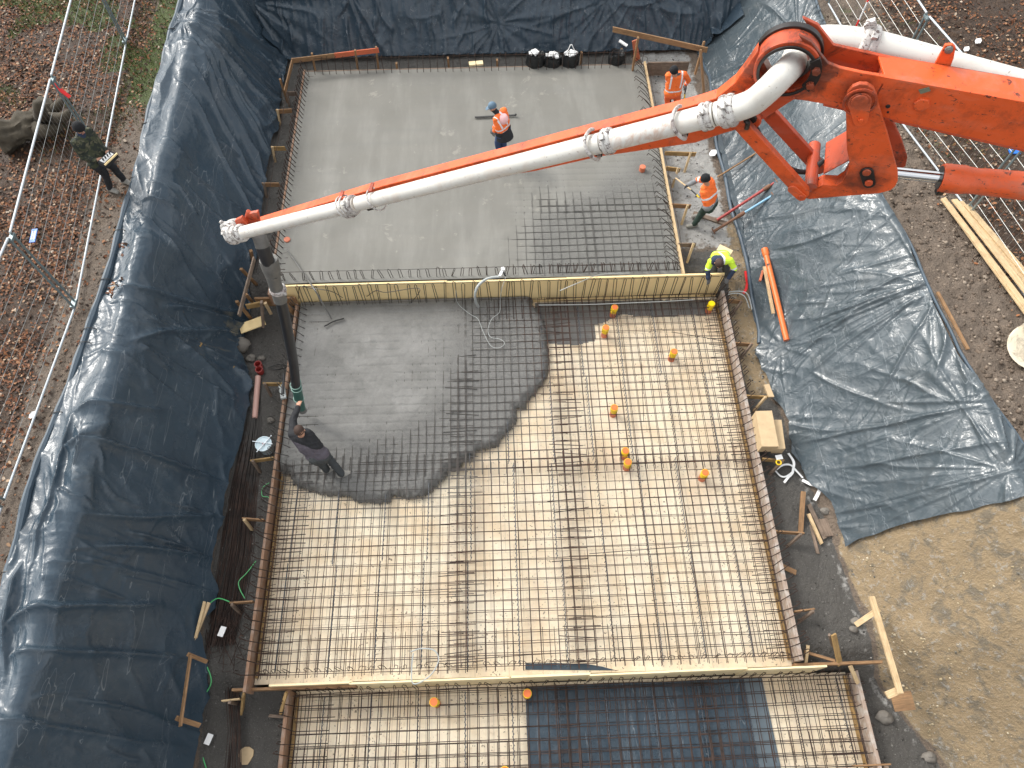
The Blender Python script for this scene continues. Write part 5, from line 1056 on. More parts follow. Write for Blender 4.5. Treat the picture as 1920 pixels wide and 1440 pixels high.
# ================================================================ TIMBER
def brace(x, y, x2, y2, z, lab, up='up', mat='wood', sk=(.0, .0), post=None, h=.35, grp='wooden braces along the formwork'):
    """short horizontal plank on edge with an upright stake"""
    a = px(x, y, z); b = px(x2, y2, z); t = thing('formwork_brace', (a+b)/2-V((0, 0, h)), lab, 'wooden brace', grp)
    MB().beam(a-V((0, 0, .06)), b-V((0, 0, .06)), .028, .13, jag=.01).build('plank', M[mat], t, 0, .003)
    e = post if post is not None else (.85 if (a.x > 0) else .15)
    c = a.lerp(b, e)+V((0, -.045, 0)); gz = tz(c.x, c.y)
    MB().beam(c+V((0, 0, .05)), V((c.x+sk[0], c.y+sk[1], gz-.02)), .05, .05, (1, 0, 0), jag=.01).build('stake', M['wood_grey' if rng.random() < .5 else 'wood_light'], t, 0, .003)
    return t
for (a, lab, m) in (((536, 172, 556, 172, .06), 'first wooden brace below the far left corner', 'wood_grey'), ((517, 206, 546, 204, .06), 'second wooden brace down the left side of the far slab', 'wood'), ((508, 275, 534, 275, .06), 'third wooden brace down the left side of the far slab', 'wood_yel'), ((491, 343, 523, 343, .06), 'fourth wooden brace down the left side, just above the boom tip', 'wood')): brace(*a, lab, mat=m, sk=(-.05, -.05))
for (a, lab, m) in (((492, 718, 532, 718, -.46), 'wooden brace beside the salmon pipe', 'wood_yel'), ((469, 863, 513, 857, -.46), 'wooden brace below the white bucket', 'wood_yel'), ((454, 971, 494, 974, -.46), 'wooden brace crossing the rod pile', 'wood'), ((430, 1130, 474, 1127, -.46), 'lowest left wooden brace, by the green cable', 'wood')): brace(*a, lab, mat=m, sk=(.03, -.08))
for (a, lab, m) in (((1247, 284, 1306, 286, .06), 'yellow brace half hidden under the boom', 'wood_yel'), ((1249, 312, 1276, 316, .05), 'yellow brace near the shovel blade', 'wood_yel'), ((1260, 382, 1296, 384, .05), 'brown brace by the boots of the shoveling worker', 'wood'), ((1272, 456, 1306, 456, .05), 'brown brace left of the crouching worker', 'wood_grey')): brace(*a, lab, mat=m, sk=(-.10, -.22), post=.8)
for (a, lab, m) in (((1368, 561, 1393, 564, -.50), 'first brace below the right end of the yellow board', 'wood'), ((1379, 642, 1413, 644, -.48), 'second brace down the right side of the middle bay', 'wood'), ((1400, 741, 1440, 743, -.48), 'brace above the two wooden blocks', 'wood_yel'), ((1430, 859, 1471, 863, -.48), 'brace with the yellow tape roll at its end', 'wood_yel'), ((1454, 995, 1508, 999, -.48), 'brace touching the upright stake in the gravel', 'wood'), ((1490, 1146, 1528, 1141, -.50), 'lowest right brace of the middle bay', 'wood')): brace(*a, lab, mat=m, sk=(-.16, -.12), post=.85)
brace(1603, 1436, 1670, 1433, -1.0, 'brace at the bottom photo edge right of the nearest bay', mat='wood')
brace(415, 1314, 450, 1310, -.80, 'small brace just left of the low cream boards', mat='wood_light', post=.5)
def plank(x, y, z, x2, y2, z2, w, t, lab, mat='wood', up=(0, 0, 1), grp=None, name='timber_plank', par=None):
    a = px(x, y, z); b = px(x2, y2, z2); o = MB().beam(a, b, w, t, up, jag=.012).build(name, M[mat], par, 0, .003)
    return tag(o, lab, 'timber plank', grp) if lab else o
# far left corner frame with painted red-orange rail
t = thing('batter_board', px(560, 110, .4), 'low wooden rail painted red in places at the far left corner of the slab', 'wooden rail', 'sight rails round the pit')
plank(548, 114, .42, 630, 104, .42, .025, .14, None, 'wood', name='rail', par=t)
M['red_wood'] = wood('red painted plank', (.42, .09, .04), (.68, .16, .07), (.2, .1, .05), .5)
plank(628, 104, .43, 710, 94, .43, .03, .14, None, 'red_wood', name='rail', par=t)
for x, y in ((586, 108), (667, 102), (706, 96)): a = px(x, y, .42)+V((0, .05, 0)); MB().beam(a+V((0, 0, .1)), (a.x-.06, a.y, -.36), .06, .05, (1, 0, 0)).build('stake', M['wood'], t, 0, .003)
t2 = thing('batter_board', px(545, 140, .3), 'slanting wooden rail end running down the left of the far corner', 'wooden rail', 'sight rails round the pit')
plank(549, 112, .40, 534, 172, .30, .025, .13, None, 'wood', name='rail', par=t2); a = px(536, 160, .2); MB().beam(a+V((-.1, 0, .2)), (a.x-.1, a.y, -.35), .06, .05, (1, 0, 0)).build('stake', M['wood'], t2, 0, .003)
for x, y in ((743, 118), (840, 108), (932, 112), (1091, 98), (1166, 92)):
    a = px(x, y, .12)+V((0, 0, 0)); o = MB().beam(a, (a.x, a.y, -.4), .09, .05, (1, 0, 0), jag=.01).build('wooden_stake', M['wood'], None, 0, .003); tag(o, {743: 'first', 840: 'second', 932: 'third', 1091: 'fourth', 1166: 'fifth'}[x]+' wooden stake from the left behind the far slab edge', 'wooden stake', 'stakes behind the far slab edge')
t = thing('batter_board', px(1240, 85, .6), 'long light wooden rail on posts at the far right corner, above the workers', 'wooden rail', 'sight rails round the pit')
plank(1149, 55, .95, 1326, 94, .95, .03, .15, None, 'wood', name='rail', par=t)
for (x, y, zb, dx, dy) in ((1197, 72, -.3, 0, 0), (1321, 80, .2, -.1, -.25), (1314, 96, 0, .25, -.5)):
    a = px(x, y, 1.0)+V((0, .05, .0)); MB().beam(a, (a.x+dx, a.y+dy, zb), .08, .05, (1, 0, 0), jag=.01).build('stake', M['wood'], t, 0, .003)
a = px(1185, 78, .35); tag(MB().prism([a, a+V((.12, 0, .05)), a+V((.30, -.05, -.5)), a+V((.16, -.05, -.62))], (0, .03, 0)).build('orange_board', M['oplast_d'], None, 0), 'leaning dull orange board piece beside the black sacks', 'board')
# left bay-corner trestle
t = thing('batter_board', px(465, 540, 0), 'slanted timber rail on crossed stakes against the left sheet near the boom tip', 'wooden rail', 'sight rails round the pit')
plank(477, 484, .45, 448, 592, .35, .03, .13, None, 'wood_grey', name='rail', par=t)
for a, b in (((452, 504, .45), (482, 535, -.45)), ((461, 552, .4), (473, 566, -.6)), ((444, 565, .35), (471, 598, -.7)), ((470, 470, .5), (474, 488, -.2))): plank(*a, *b, .07, .05, None, 'wood', name='stake', par=t)
plank(462, 575, -.1, 488, 570, -.1, .04, .15, None, 'wood_yel', name='tie_board', par=t)
t = thing('formwork_brace', px(495, 590, -.4), 'thick propped timber post beside the left end of the yellow board', 'wooden brace', 'wooden braces along the formwork')
plank(490, 566, .15, 494, 612, -.55, .10, .05, None, 'wood_grey', (1, 0, 0), name='stake', par=t); plank(497, 568, .1, 508, 588, -.6, .07, .05, None, 'wood_light', name='stake', par=t); plank(530, 565, -.2, 555, 590, -.7, .14, .03, None, 'wood', name='plank', par=t)
o = plank(450, 617, -.60, 496, 600, -.55, .26, .03, 'small yellow offcut of edge board lying on the gravel near the hose', 'board_y')
o['category'] = 'board offcut'
# bottom left rail
t = thing('batter_board', px(345, 1290, -.5), 'wooden rail between two cross pieces at the bottom of the left sheet', 'wooden rail', 'sight rails round the pit')
plank(357, 1228, -.1, 338, 1362, -.1, .03, .09, None, 'wood', name='rail', par=t, up=(1, 0, 1)); plank(353, 1227, -.12, 388, 1241, -.5, .07, .05, None, 'wood', name='stake', par=t); plank(330, 1346, -.12, 374, 1360, -.5, .08, .05, None, 'wood', name='stake', par=t)
t = thing('formwork_brace', px(460, 1320, -.9), 'broken timber post standing under the left end of the low cream boards', 'wooden brace', 'wooden braces along the formwork')
plank(457, 1300, -.7, 454, 1334, -1.2, .15, .04, None, 'wood_yel', (1, 0, 0), name='stake', par=t)
t = thing('formwork_brace', px(530, 1320, -.9), 'small upright prop with foot strip left of the nearest bay', 'wooden brace', 'wooden braces along the formwork')
plank(537, 1298, -.75, 526, 1338, -.95, .05, .05, None, 'wood_yel', name='stake', par=t); plank(505, 1342, -1.25, 541, 1345, -1.25, .05, .05, None, 'wood_grey', name='plank', par=t)
# bottom right rail
t = thing('batter_board', px(1660, 1220, -.5), 'pale timber rail with a foot at each end standing on the sandy slope', 'wooden rail', 'sight rails round the pit')
plank(1634, 1118, -.12, 1688, 1300, -.12, .10, .05, None, 'wood_light', name='rail', par=t); plank(1604, 1172, -.30, 1648, 1142, -.16, .09, .07, None, 'wood_light', name='stake', par=t); plank(1662, 1304, -.25, 1690, 1292, -.2, .12, .05, None, 'wood_light', name='stake', par=t); plank(1673, 1317, -.62, 1712, 1313, -.58, .30, .03, None, 'wood', name='board', par=t)
for (a, w, lab, m) in (((1555, 1190, -.3, 1562, 1212, -.7), .05, 'grey stake top beside the yellow post', 'wood_grey'), ((1563, 1190, -.25, 1575, 1247, -.75), .10, 'yellow timber post leaning behind the right end of the low cream boards', 'wood_yel'), ((1508, 1222, -.75, 1565, 1239, -.70), .05, 'thin wooden strip sloping towards the yellow timber post', 'wood'), ((1515, 1210, -.6, 1510, 1250, -.8), .05, 'split stake at the lower right corner of the middle bay', 'wood_light'), ((1594, 1248, -.72, 1608, 1280, -.95), .07, 'short pale strip at the right end of the low cream boards', 'wood_light')): plank(*a, w, .04, lab, m)
# loose stakes on gravel right
for (a, w, lab, m) in (((1506, 922, -.62, 1501, 998, -.84), .09, 'brown stake standing apart at the left of the loose stakes', 'wood'), ((1516, 946, -.78, 1546, 1010, -.84), .09, 'grey-brown stake in the loose heap on the right gravel', 'wood_grey'), ((1516, 964, -.72, 1541, 1020, -.80), .06, 'pale pointed stake in the middle of the loose heap', 'wood_light'), ((1520, 985, -.85, 1533, 1038, -.85), .06, 'grey stake lowest in the loose heap', 'wood_grey'), ((1542, 973, -.82, 1555, 1006, -.82), .17, 'short grey concrete coloured block beside the loose stakes', 'wood_grey'), ((1466, 1062, -.85, 1492, 1074, -.85), .10, 'small brown wedge on the gravel near the right plank', 'wood'), ((1437, 722, -.62, 1446, 745, -.62), .12, 'pinkish wood scrap at the foot of the right sheet', 'card'), ((1304, 480, -.5, 1318, 490, -.5), .22, 'small square yellow-brown block left of the crouching worker', 'wood_yel'), ((1300, 400, -.34, 1362, 420, -.34), .12, 'grey plank under the boots of the shoveling worker', 'wood_grey')): plank(*a, w, .05, lab, m)
p = px(1357, 470, -.45); o = plank(1345, 466, -.35, 1370, 478, -.35, .30, .02, 'cream offcut lying behind the crouching worker', 'board_c'); o['category'] = 'board offcut'
# two wood blocks on the right
plank(1428, 776, -.30, 1440, 842, -.30, .34, .30, 'taller left one of two big pale wooden blocks beside the middle bay', 'card', name='wood_block'); plank(1452, 792, -.42, 1459, 846, -.42, .22, .24, 'lower right one of two big pale wooden blocks beside the middle bay', 'card', name='wood_block')
# long planks on the right bank
for i, (a, lab) in enumerate((((1768, 372, 2.12, 1935, 590, 2.12), 'leftmost long pale plank on the right bank'), ((1778, 384, 2.10, 1935, 600, 2.10), 'second long plank from the left, lying lower'), ((1789, 374, 2.17, 1935, 560, 2.17), 'middle long plank on top of the stack'), ((1800, 378, 2.12, 1935, 543, 2.12), 'fourth long plank from the left'), ((1812, 384, 2.15, 1935, 527, 2.15), 'rightmost long plank, against the fence rail'))):
    plank(*a, .12, .03, lab, 'wood_light', grp='long planks lying on the right bank')
a = pg(1758, 548, .05); b = pg(1815, 655, .05); tag(MB().beam(a, b, .05, .04).build('timber_lath', M['wood'], None, 0), 'thin brown lath along the outer edge of the right sheet', 'timber lath')
# ================================================================ PIPES, PROPS AND SMALL THINGS
t = thing('drain_pipe', pg(1455, 550, .1), 'long orange drain pipe with a socket end lying on the right sheet', 'drain pipe')
a = pg(1434, 468, .16); b = pg(1475, 638, .16); d = (b-a).normalized()
MB().tube([a, b], .062, 18).build('pipe_wall', M['oplast'], t); MB().tube([a-d*.02, a+d*.14, a+d*.17], [.078, .078, .064], 18).build('socket', M['oplast'], t); MB().tube([b-d*.03, b+d*.005], [.066, .05], 18).build('end_rim', M['oplast_d'], t)
t = thing('staked_board', pg(1445, 545, .2), 'pale board strip with two cross stakes propping the orange drain pipe', 'board strip')
a = pg(1433, 500, .28); b = pg(1450, 588, .26); MB().beam(a, b, .07, .035).build('strip', M['wood_light'], t, 0, .003)
for (x, y) in ((1440, 494), (1454, 556)): p = pg(x, y, .28); MB().beam(p, p+V((.03, -.25, -.15)), .05, .05).build('cross_stake', M['wood_grey'], t, 0, .003)
p = pg(1430, 508, .1); MB().beam(p, p+V((-.1, -.25, -.05)), .05, .07).build('cross_stake', M['oplast_d'], t, 0, .003)
def prop(a, b, r, m1, lab, m2=None, split=.55):
    t = thing('steel_prop', a, lab, 'steel prop', 'steel props leaning on the right sheet'); d = (b-a).normalized(); c = a.lerp(b, split)
    MB().tube([a, c], r*1.25, 10).build('outer_tube', M[m1], t); MB().tube([c, b], r, 10).build('inner_tube', M[m2 or m1], t)
    MB().beam(a-d*.01, a+d*.01, .13, .13).build('end_plate', M['brown'], t, 0); MB().beam(b-d*.01, b+d*.01, .13, .13).build('end_plate', M['brown'], t, 0)
    MB().tube([c-d*.1, c-d*.02, c+d*.02, c+d*.08], [r*1.7, r*1.8, r*1.8, r*1.5], 12).build('thread_collar', M['brown'], t)
prop(px(1344, 413, -.30), pg(1456, 340, .1), .028, 'red', 'dark red steel prop leaning on the right sheet above the blue one', 'red', .85)
prop(px(1338, 434, -.30), pg(1449, 366, .1), .027, 'brown', 'rusty and pale blue steel prop leaning on the right sheet', 'blue', .48)
a = px(1345, 332, -.28); b = pg(1418, 287, .12); tag(MB().tube([a, b], .022, 8).build('pole', M['wood'], None), 'thin brown wooden pole leaning on the right sheet behind the shoveling worker', 'pole')
# stub pipes with taped ends in the mesh
def stub(x, y, z, h, lab, two=True, cap=None, zb=-.85):
    p = px(x, y, z+h); p = V((p.x, p.y, zb)); t = thing('pipe_stub', p, lab, 'pipe stub', 'orange pipe stubs standing in the mesh')
    T = z+h-zb; lx = rng.uniform(-.02, .02)
    MB().tube([p, p+V((0, 0, T*.5))], .075, 18).build('pipe_wall', M['oplast_d'], t)
    MB().tube([p+V((0, 0, T*.5)), p+V((0, 0, T*.62)), p+V((lx, 0, T*.66)), p+V((lx, 0, T*.78))], [.077, .077, .07, .07], 18).build('tape_band', M['ydust'], t)
    MB().tube([p+V((lx, 0, T*.78)), p+V((lx, 0, T))], .080, 18).build('socket', M['ydust'], t)
    MB().tube([p+V((lx, 0, T)), p+V((lx, 0, T+.012))], [.070, .066], 18).build('end_cap', M[cap or 'oplast'], t)
for (x, y, l) in ((1152, 576, 'orange capped stub nearest the yellow edge board'), (1136, 614, 'orange capped stub just left of and below the one at the edge board'), (1264, 659, 'orange capped stub alone in the upper right of the middle bay'), (1153, 764, 'orange capped stub in the centre of the middle bay, near the wet concrete'), (1174, 845, 'upper one of the close pair of orange capped stubs'), (1179, 866, 'lower one of the close pair of orange capped stubs'), (1323, 886, 'orange capped stub nearest the right plank of the middle bay')): stub(x, y, -.72, .22, l)
stub(1334, 569, -.72, .22, 'stub with a bright yellow cap in the far right corner of the middle bay', cap='yellow')
stub(815, 1316, -1.25, .28, 'orange capped stub in the cream left part of the nearest bay', zb=-1.4); stub(989, 1300, -1.25, .28, 'orange capped stub at the left edge of the dark membrane', zb=-1.4); stub(946, 1446, -1.25, .28, 'yellow taped stub cut by the bottom photo edge', zb=-1.4)
for (x, y, l, h) in ((538, 449, 'flat orange pipe end flush in the slab under the boom tip', .03), (1204, 318, 'orange pipe end poking from the slab near its right edge', .12)):
    p = px(x, y, .02); tag(MB().lathe((p.x, p.y, -.05), (0, 0, 1), [(.075, 0), (.075, .05+h), (.06, .055+h)], 18).build('pipe_stub', M['oplast_d'], None), l, 'pipe stub', 'orange pipe stubs standing in the mesh')
# salmon pipe and fittings
a = px(484, 706, -.78); b = px(478, 782, -.78); tag(MB().tube([a, b], .062, 14).tube([b, b+(b-a).normalized()*.03], .055, 14).build('drain_pipe', M['salmon'], None), 'short dusty salmon pipe lying in the gravel left of the middle bay', 'drain pipe')
for (x, y, l) in ((485, 685, 'upper dark red pipe ring above the salmon pipe'), (487, 695, 'lower dark red pipe ring touching the salmon pipe')):
    p = px(x, y, -.75); tag(MB().lathe(p-V((0, 0, .08)), (0, 0, 1), [(.075, 0), (.082, .10), (.082, .15), (.068, .15), (.062, .02)], 18).build('pipe_fitting', M['red'], None), l, 'pipe fitting', 'red pipe rings on the gravel')
# bucket
p = px(502, 843, -.82); t = thing('bucket', p, 'white bucket with pale blue lid and tools across it beside the left plank', 'bucket')
MB().lathe(p, (0, 0, 1), [(.13, 0), (.16, .28), (.17, .29), (.17, .31), (.15, .31), (.14, .22)], 24).build('pail', M['pale'], t); lid_ = MB().lathe(p+V((0, 0, .285)), (0, 0, 1), [(.15, 0), (.15, .012), (.02, .02)], 24).build('lid', M['pale'], t)
MB().tube([p+V((-.22, .05, .34)), p+V((.2, -.02, .33))], .012, 6).build('tool_rod', M['galv'], t); MB().tube([p+V((-.1, -.2, .34)), p+V((.16, .18, .33))], .012, 6).build('tool_rod', M['galv'], t); MB().lathe(p+V((.01, 0, .31)), (0, 0, 1), [(.03, 0), (.03, .01)], 12).build('pink_mark', PM['pink'], lid_)
# yellow-grey trowel machine hung on the left plank
p = px(530, 738, -.35); t = thing('angle_grinder', p, 'grey and yellow hand tool hanging on the left plank beside the hose end', 'power tool'); q2 = px(527, 720, -.3)
MB().tube([px(532, 700, -.3), px(531, 722, -.35), p], [.02, .03, .035], 10).build('handle', M['rubber'], t); MB().beam(px(528, 722, -.38), px(532, 748, -.4), .12, .07).build('housing', M['greyc'], t, 0, .015); MB().beam(px(526, 723, -.37), px(529, 742, -.39), .02, .05).build('side_strip', M['ydust'], t, 0)
# rake (screed) lying over the yellow board
t = thing('screed_rake', px(630, 605, -.5), 'long-handled screed rake leaning over the yellow edge board onto fresh concrete', 'screed rake')
MB().tube([px(538, 468, .05), px(592, 546, .12), px(622, 598, -.5)], .017, 8).build('handle', M['steel'], t); MB().tube(smooth_path([px(608, 612, -.53), px(625, 603, -.53), px(645, 597, -.53)]), .016, 8).build('rake_bar', M['blackc'], t)
# grey flexible tube with fitting
t = thing('cable_duct', px(900, 550, 0), 'grey flexible duct with a white junction fitting bent over the yellow edge board', 'cable duct')
MB().tube(smooth_path([px(936, 519, .30), px(915, 522, .30), px(898, 534, .25), px(891, 550, .1), px(892, 565, -.2), px(897, 575, -.50)]), .030, 12).build('duct', M['greyc'], t)
MB().beam(px(937, 518, .30), px(944, 504, .34), .06, .05).beam(px(940, 505, .36), px(946, 504, .36), .09, .05).build('fitting', M['whitep'], t, 0, .008); MB().tube([px(943, 508, .33), px(948, 518, .25)], .02, 8).build('plug', M['rubber'], t)
def cable(pts, r, mat, lab, name='cable'): return tag(MB().tube(smooth_path([px(*p) for p in pts], 6), r, 6).build(name, M[mat], None), lab, 'cable')
cable([(948, 520, .1), (940, 545, .05), (938, 570, -.5), (936, 586, -.56), (922, 598, -.55), (915, 618, -.55), (920, 632, -.55), (938, 636, -.55), (946, 644, -.55), (936, 652, -.55), (920, 648, -.55), (905, 620, -.55), (896, 598, -.55), (880, 588, -.55), (858, 568, -.52), (855, 545, .06)], .006, 'greyc', 'thin grey cable looping on the wet concrete below the grey duct')
cable([(560, 560, -.45), (562, 538, .1), (580, 540, .1), (620, 546, .12), (642, 558, -.4)], .008, 'blackc', 'thin black cable near the left end of the yellow board')
cable([(688, 556, -.45), (705, 545, .05), (725, 548, .06), (780, 540, .08), (786, 548, .05), (770, 568, -.5)], .008, 'blackc', 'thin black cable looped over the middle of the yellow board')
cable([(1050, 545, .05), (1085, 530, .2), (1125, 515, .02), (1180, 512, .02)], .009, 'greyc', 'pale wire lying on the slab behind the right length of yellow board')
cable([(1010, 572, -.5), (1100, 571, -.5), (1180, 568, -.45), (1250, 565, -.45), (1300, 562, -.45)], .010, 'greyc', 'grey cable along the foot of the yellow board on its right half')
cable([(1365, 548, -.4), (1385, 546, -.35), (1402, 552, -.35), (1410, 580, -.5)], .014, 'greyc', 'outer white conduit bending over the right plank end')
cable([(1365, 552, -.4), (1383, 550, -.35), (1397, 557, -.35), (1405, 578, -.5)], .012, 'greyc', 'inner white conduit bending over the right plank end')
cable([(505, 905, -.8), (492, 915, -.8), (492, 930, -.8), (503, 932, -.8), (508, 940, -.8)], .008, 'green', 'short green cable loop beside the left plank')
cable([(480, 1052, -.85), (462, 1075, -.8), (448, 1090, -.78), (450, 1105, -.78), (459, 1122, -.78)], .010, 'green', 'green cable on the gravel above the lowest left brace')
cable([(430, 1128, -.5), (408, 1122, -.55), (390, 1135, -.6), (372, 1158, -.6), (352, 1185, -.6), (358, 1195, -.65), (372, 1200, -.7), (373, 1228, -.8), (388, 1250, -.8), (396, 1280, -.9), (380, 1310, -1.1), (366, 1345, -1.2), (372, 1390, -1.3), (388, 1445, -1.3)], .011, 'green', 'long green cable wandering down the left edge of the pit')
cable([(502, 690, -.8), (522, 683, -.8), (538, 688, -.6), (520, 693, -.8), (508, 690, -.8)], .010, 'blackc', 'black cable loop beside the red pipe rings')
cable([(770, 1222, -.6), (790, 1216, -.55), (815, 1220, -.5), (822, 1240, -.5), (805, 1268, -.45), (775, 1282, -.45), (772, 1250, -.5), (775, 1225, -.6)], .012, 'greyc', 'white cable ring hung over the second cream board')
# white straps
def strap(pts, w, lab, mat='whitep'):
    P_ = smooth_path([px(*p) for p in pts], 4); mb = MB(); vs = []; n = len(P_)
    for i, p in enumerate(P_):
        d = (P_[min(i+1, n-1)]-P_[max(i-1, 0)]).normalized(); s = d.cross(V((.2*math.sin(i), .1, 1))).normalized()*w/2; vs += [p-s, p+s, p+s+V((0, 0, .008)), p-s+V((0, 0, .008))]
    fs = []
    for i in range(n-1):
        for k in range(4): fs.append((i*4+k, i*4+(k+1) % 4, i*4+4+(k+1) % 4, i*4+4+k))
    fs += [(0, 1, 2, 3), (n*4-1, n*4-2, n*4-3, n*4-4)]
    return tag(mb.add(vs, fs).build('packing_strap', M[mat], None, 0), lab, 'strap', 'white straps on the gravel')
strap([(1478, 850, -.8), (1488, 866, -.75), (1487, 880, -.78), (1485, 888, -.8), (1478, 895, -.8), (1470, 905, -.82)], .05, 'tallest white strap of the tangle beside the tape roll')
strap([(1456, 880, -.8), (1468, 872, -.75), (1482, 872, -.78), (1492, 882, -.8), (1505, 896, -.8)], .04, 'thin white strap bowed across the tangle')
strap([(1453, 882, -.8), (1464, 893, -.82), (1475, 893, -.8), (1487, 884, -.8)], .035, 'lower loop of the white strap tangle')
strap([(1504, 900, -.8), (1520, 908, -.76), (1537, 912, -.72), (1534, 925, -.75), (1527, 938, -.78)], .07, 'wide separate white strap folded on the gravel at the sheet edge')
p = px(1461, 858, -.42); tag(MB().beam(p-V((.07, .0, 0)), p+V((.07, .02, 0)), .10, .004).build('paper_sheet', M['whitep'], None, 0), 'white paper scrap on the brace beside the yellow tape roll', 'paper')
p = px(1460, 867, -.43); tag(MB().tube([p+V((.05*math.cos(a), .05*math.sin(a), 0)) for a in [i*math.pi/8 for i in range(17)]], .014, 8, cap=False).build('tape_roll', M['ydust'], None), 'yellow tape roll lying on the end of a brace', 'tape roll')
# white label cards and small litter on the left
for (x, y, z, a, lab) in ((416, 1184, -.70, 1.3, 'white label card on the dark rod pile'), (391, 1386, -1.25, 1.25, 'white card with torn brown end on the gravel')):
    p = px(x, y, z); d = V((math.cos(a), math.sin(a), 0)); tag(MB().beam(p-d*.09, p+d*.09, .11, .006).build('label_card', M['whitep'], None, 0, .002), lab, 'card')
p = px(462, 1417, -1.36); tag(MB().prism([p+V((.13*math.cos(a)*(1+.2*math.sin(a*3)), .15*math.sin(a), 0)) for a in [i*math.pi/5 for i in range(10)]], (0, 0, .03)).build('cardboard_piece', M['card'], None, 0), 'pinkish cut-out board piece lying in the gravel at the bottom left', 'cardboard')
for (a, b, w, m, lab) in (((384, 1128, -.35), (367, 1196, -.45), .05, 'wood_light', 'pale pointed stake leaning on the left sheet under the green cable'), ((392, 1130, -.4), (362, 1204, -.5), .06, 'card', 'grey-brown pointed stake right of the pale one under the green cable')): plank(*a, *b, w, .04, lab, m)
for (x, y, lab) in ((370, 645, 'small yellow-brown wood chip pinning the left sheet in a pucker'), (268, 1031, 'small brown wood chip pinning the left sheet lower down'), (431, 688, 'tiny pale wood chip at the torn edge of the left sheet')):
    p = pg(x, y, .10); tag(MB().beam(p-V((.10, -.02, -.03)), p+V((.10, -.04, .02)), .09, .03).build('wood_chip', M['wood_yel' if x != 268 else 'wood'], None, 0, .003), lab, 'wood chip')
# black sacks behind the slab
def sack(x, y, lab, hgt=.62, r=.24, white=True, handle=False):
    p = px(x, y, hgt-.3); p = V((p.x, p.y, -.33)); t = thing('rubble_sack', p, lab, 'rubble sack', 'black sacks behind the far slab edge'); mb = MB(); n = 22; vs = []; fs = []; rows = 10; s0 = rng.random()*9
    for i in range(rows):
        h = hgt*i/(rows-1); rr = r*(.86+.16*math.sin(h/hgt*2.6)+(.0 if i else -.1))
        for k in range(n): a = 2*math.pi*k/n; w_ = 1+.07*math.sin(a*5+s0+h*7)+.05*math.sin(a*11+h*13); vs.append(p+V((rr*w_*math.cos(a), rr*w_*math.sin(a)*.85, h*(1+.03*math.sin(a*3+s0)))))
    for i in range(2):
        rr = r*(.80-.25*i)
        for k in range(n): a = 2*math.pi*k/n; vs.append(p+V((rr*math.cos(a), rr*math.sin(a)*.85, hgt*(.93-.15*i))))
    for i in range(rows+1):
        for k in range(n): k2 = (k+1) % n; fs.append((i*n+k, i*n+k2, (i+1)*n+k2, (i+1)*n+k))
    fs.append(tuple(range((rows+2)*n-1, (rows+1)*n-1, -1))); mb.add(vs, fs).build('sack_body', M['bag'], t, 60)
    if white:
        mb = MB()
        for k in range(13):
            a = rng.uniform(0, 6.28); q_ = rng.uniform(0, r*.62); c = p+V((q_*math.cos(a), q_*math.sin(a)*.8, hgt*(.93+.12*(1-q_/r)))); d = V((rng.uniform(-1, 1), rng.uniform(-1, 1), rng.uniform(-.4, .4))).normalized()
            mb.beam(c-d*.07, c+d*.07, .10, .05, (rng.uniform(-1, 1), rng.uniform(-1, 1), 1), jag=.02)
        mb.build('crumpled_scraps', M['whitep'], t, 0, .01)
    if handle: MB().tube([p+V((-.12, .02, hgt)), p+V((-.03, .05, hgt+.22)), p+V((.01, .05, hgt+.22)), p+V((.12, .03, hgt))], .013, 6).build('carry_loop', M['whitep'], t)
sack(1004, 98, 'leftmost black sack heaped with crumpled white scraps', .66); sack(1037, 102, 'middle low black sack with white scraps and a dark hole', .58); sack(1071, 98, 'black sack with an upright white carry loop', .66, .22, True, True); sack(1158, 96, 'rightmost black sack standing apart with a white strip on top', .62, .22, False)
a = px(1161, 76, .5); b = px(1176, 86, .42); tag(MB().beam(a, b, .09, .03).build('offcut_strip', M['whitep'], None, 0), 'white strip lying on the rightmost black sack', 'strip')
p = px(892, 119, .02); tag(MB().beam(p-V((.2, .02, 0)), p+V((.2, .02, 0)), .15, .05).build('foam_offcut', M['board_c'], None, 0), 'small pale offcut on the far edge of the slab', 'board offcut')
p = px(1282, 243, -.2)
# stones
for i, (x, y, s, lab) in enumerate(((447, 646, .26, 'largest earthy stone by the torn left sheet'), (470, 672, .12, 'grey stone between the sheet and the red rings'), (490, 672, .10, 'small stone above the red pipe rings'), (508, 788, .09, 'stone near the end of the salmon pipe'), (1605, 1165, .10, 'stone at the upper end of the pale rail'), (1600, 1180, .08, 'dark stone under the upper end of the pale rail'), (1659, 1345, .16, 'stone below the foot of the pale rail'), (1743, 1420, .13, 'blue-grey stone at the bottom edge of the photo'), (1548, 958, .10, 'stone by the loose stakes'), (1686, 1008, .10, 'pale stone just below the right sheet'), (1729, 1080, .10, 'white stone in the middle of the sand'))):
    p = pg(x, y, .02); mb = MB(); n = 12; vs = []; fs = []
    for a_ in range(7):
        for b_ in range(n):
            th = math.pi*a_/6; ph = 2*math.pi*b_/n; rr = s*(.75+.5*float(vn(np.array([3+math.cos(ph)*math.sin(th)*1.7+i*9]), np.array([5+math.sin(ph)*1.7+math.cos(th)*1.9]), 3)[0])); vs.append(p+V((rr*math.sin(th)*math.cos(ph), rr*.8*math.sin(th)*math.sin(ph), rr*.6*math.cos(th))))
    for a_ in range(6):
        for b_ in range(n): b2 = (b_+1) % n; fs.append((a_*n+b_, a_*n+b2, (a_+1)*n+b2, (a_+1)*n+b_))
    mb.add(vs, fs); tag(mb.build('stone', M['whitep' if i in (9, 10) else 'stone'], None, 60), lab, 'stone', 'stones lying in the pit')
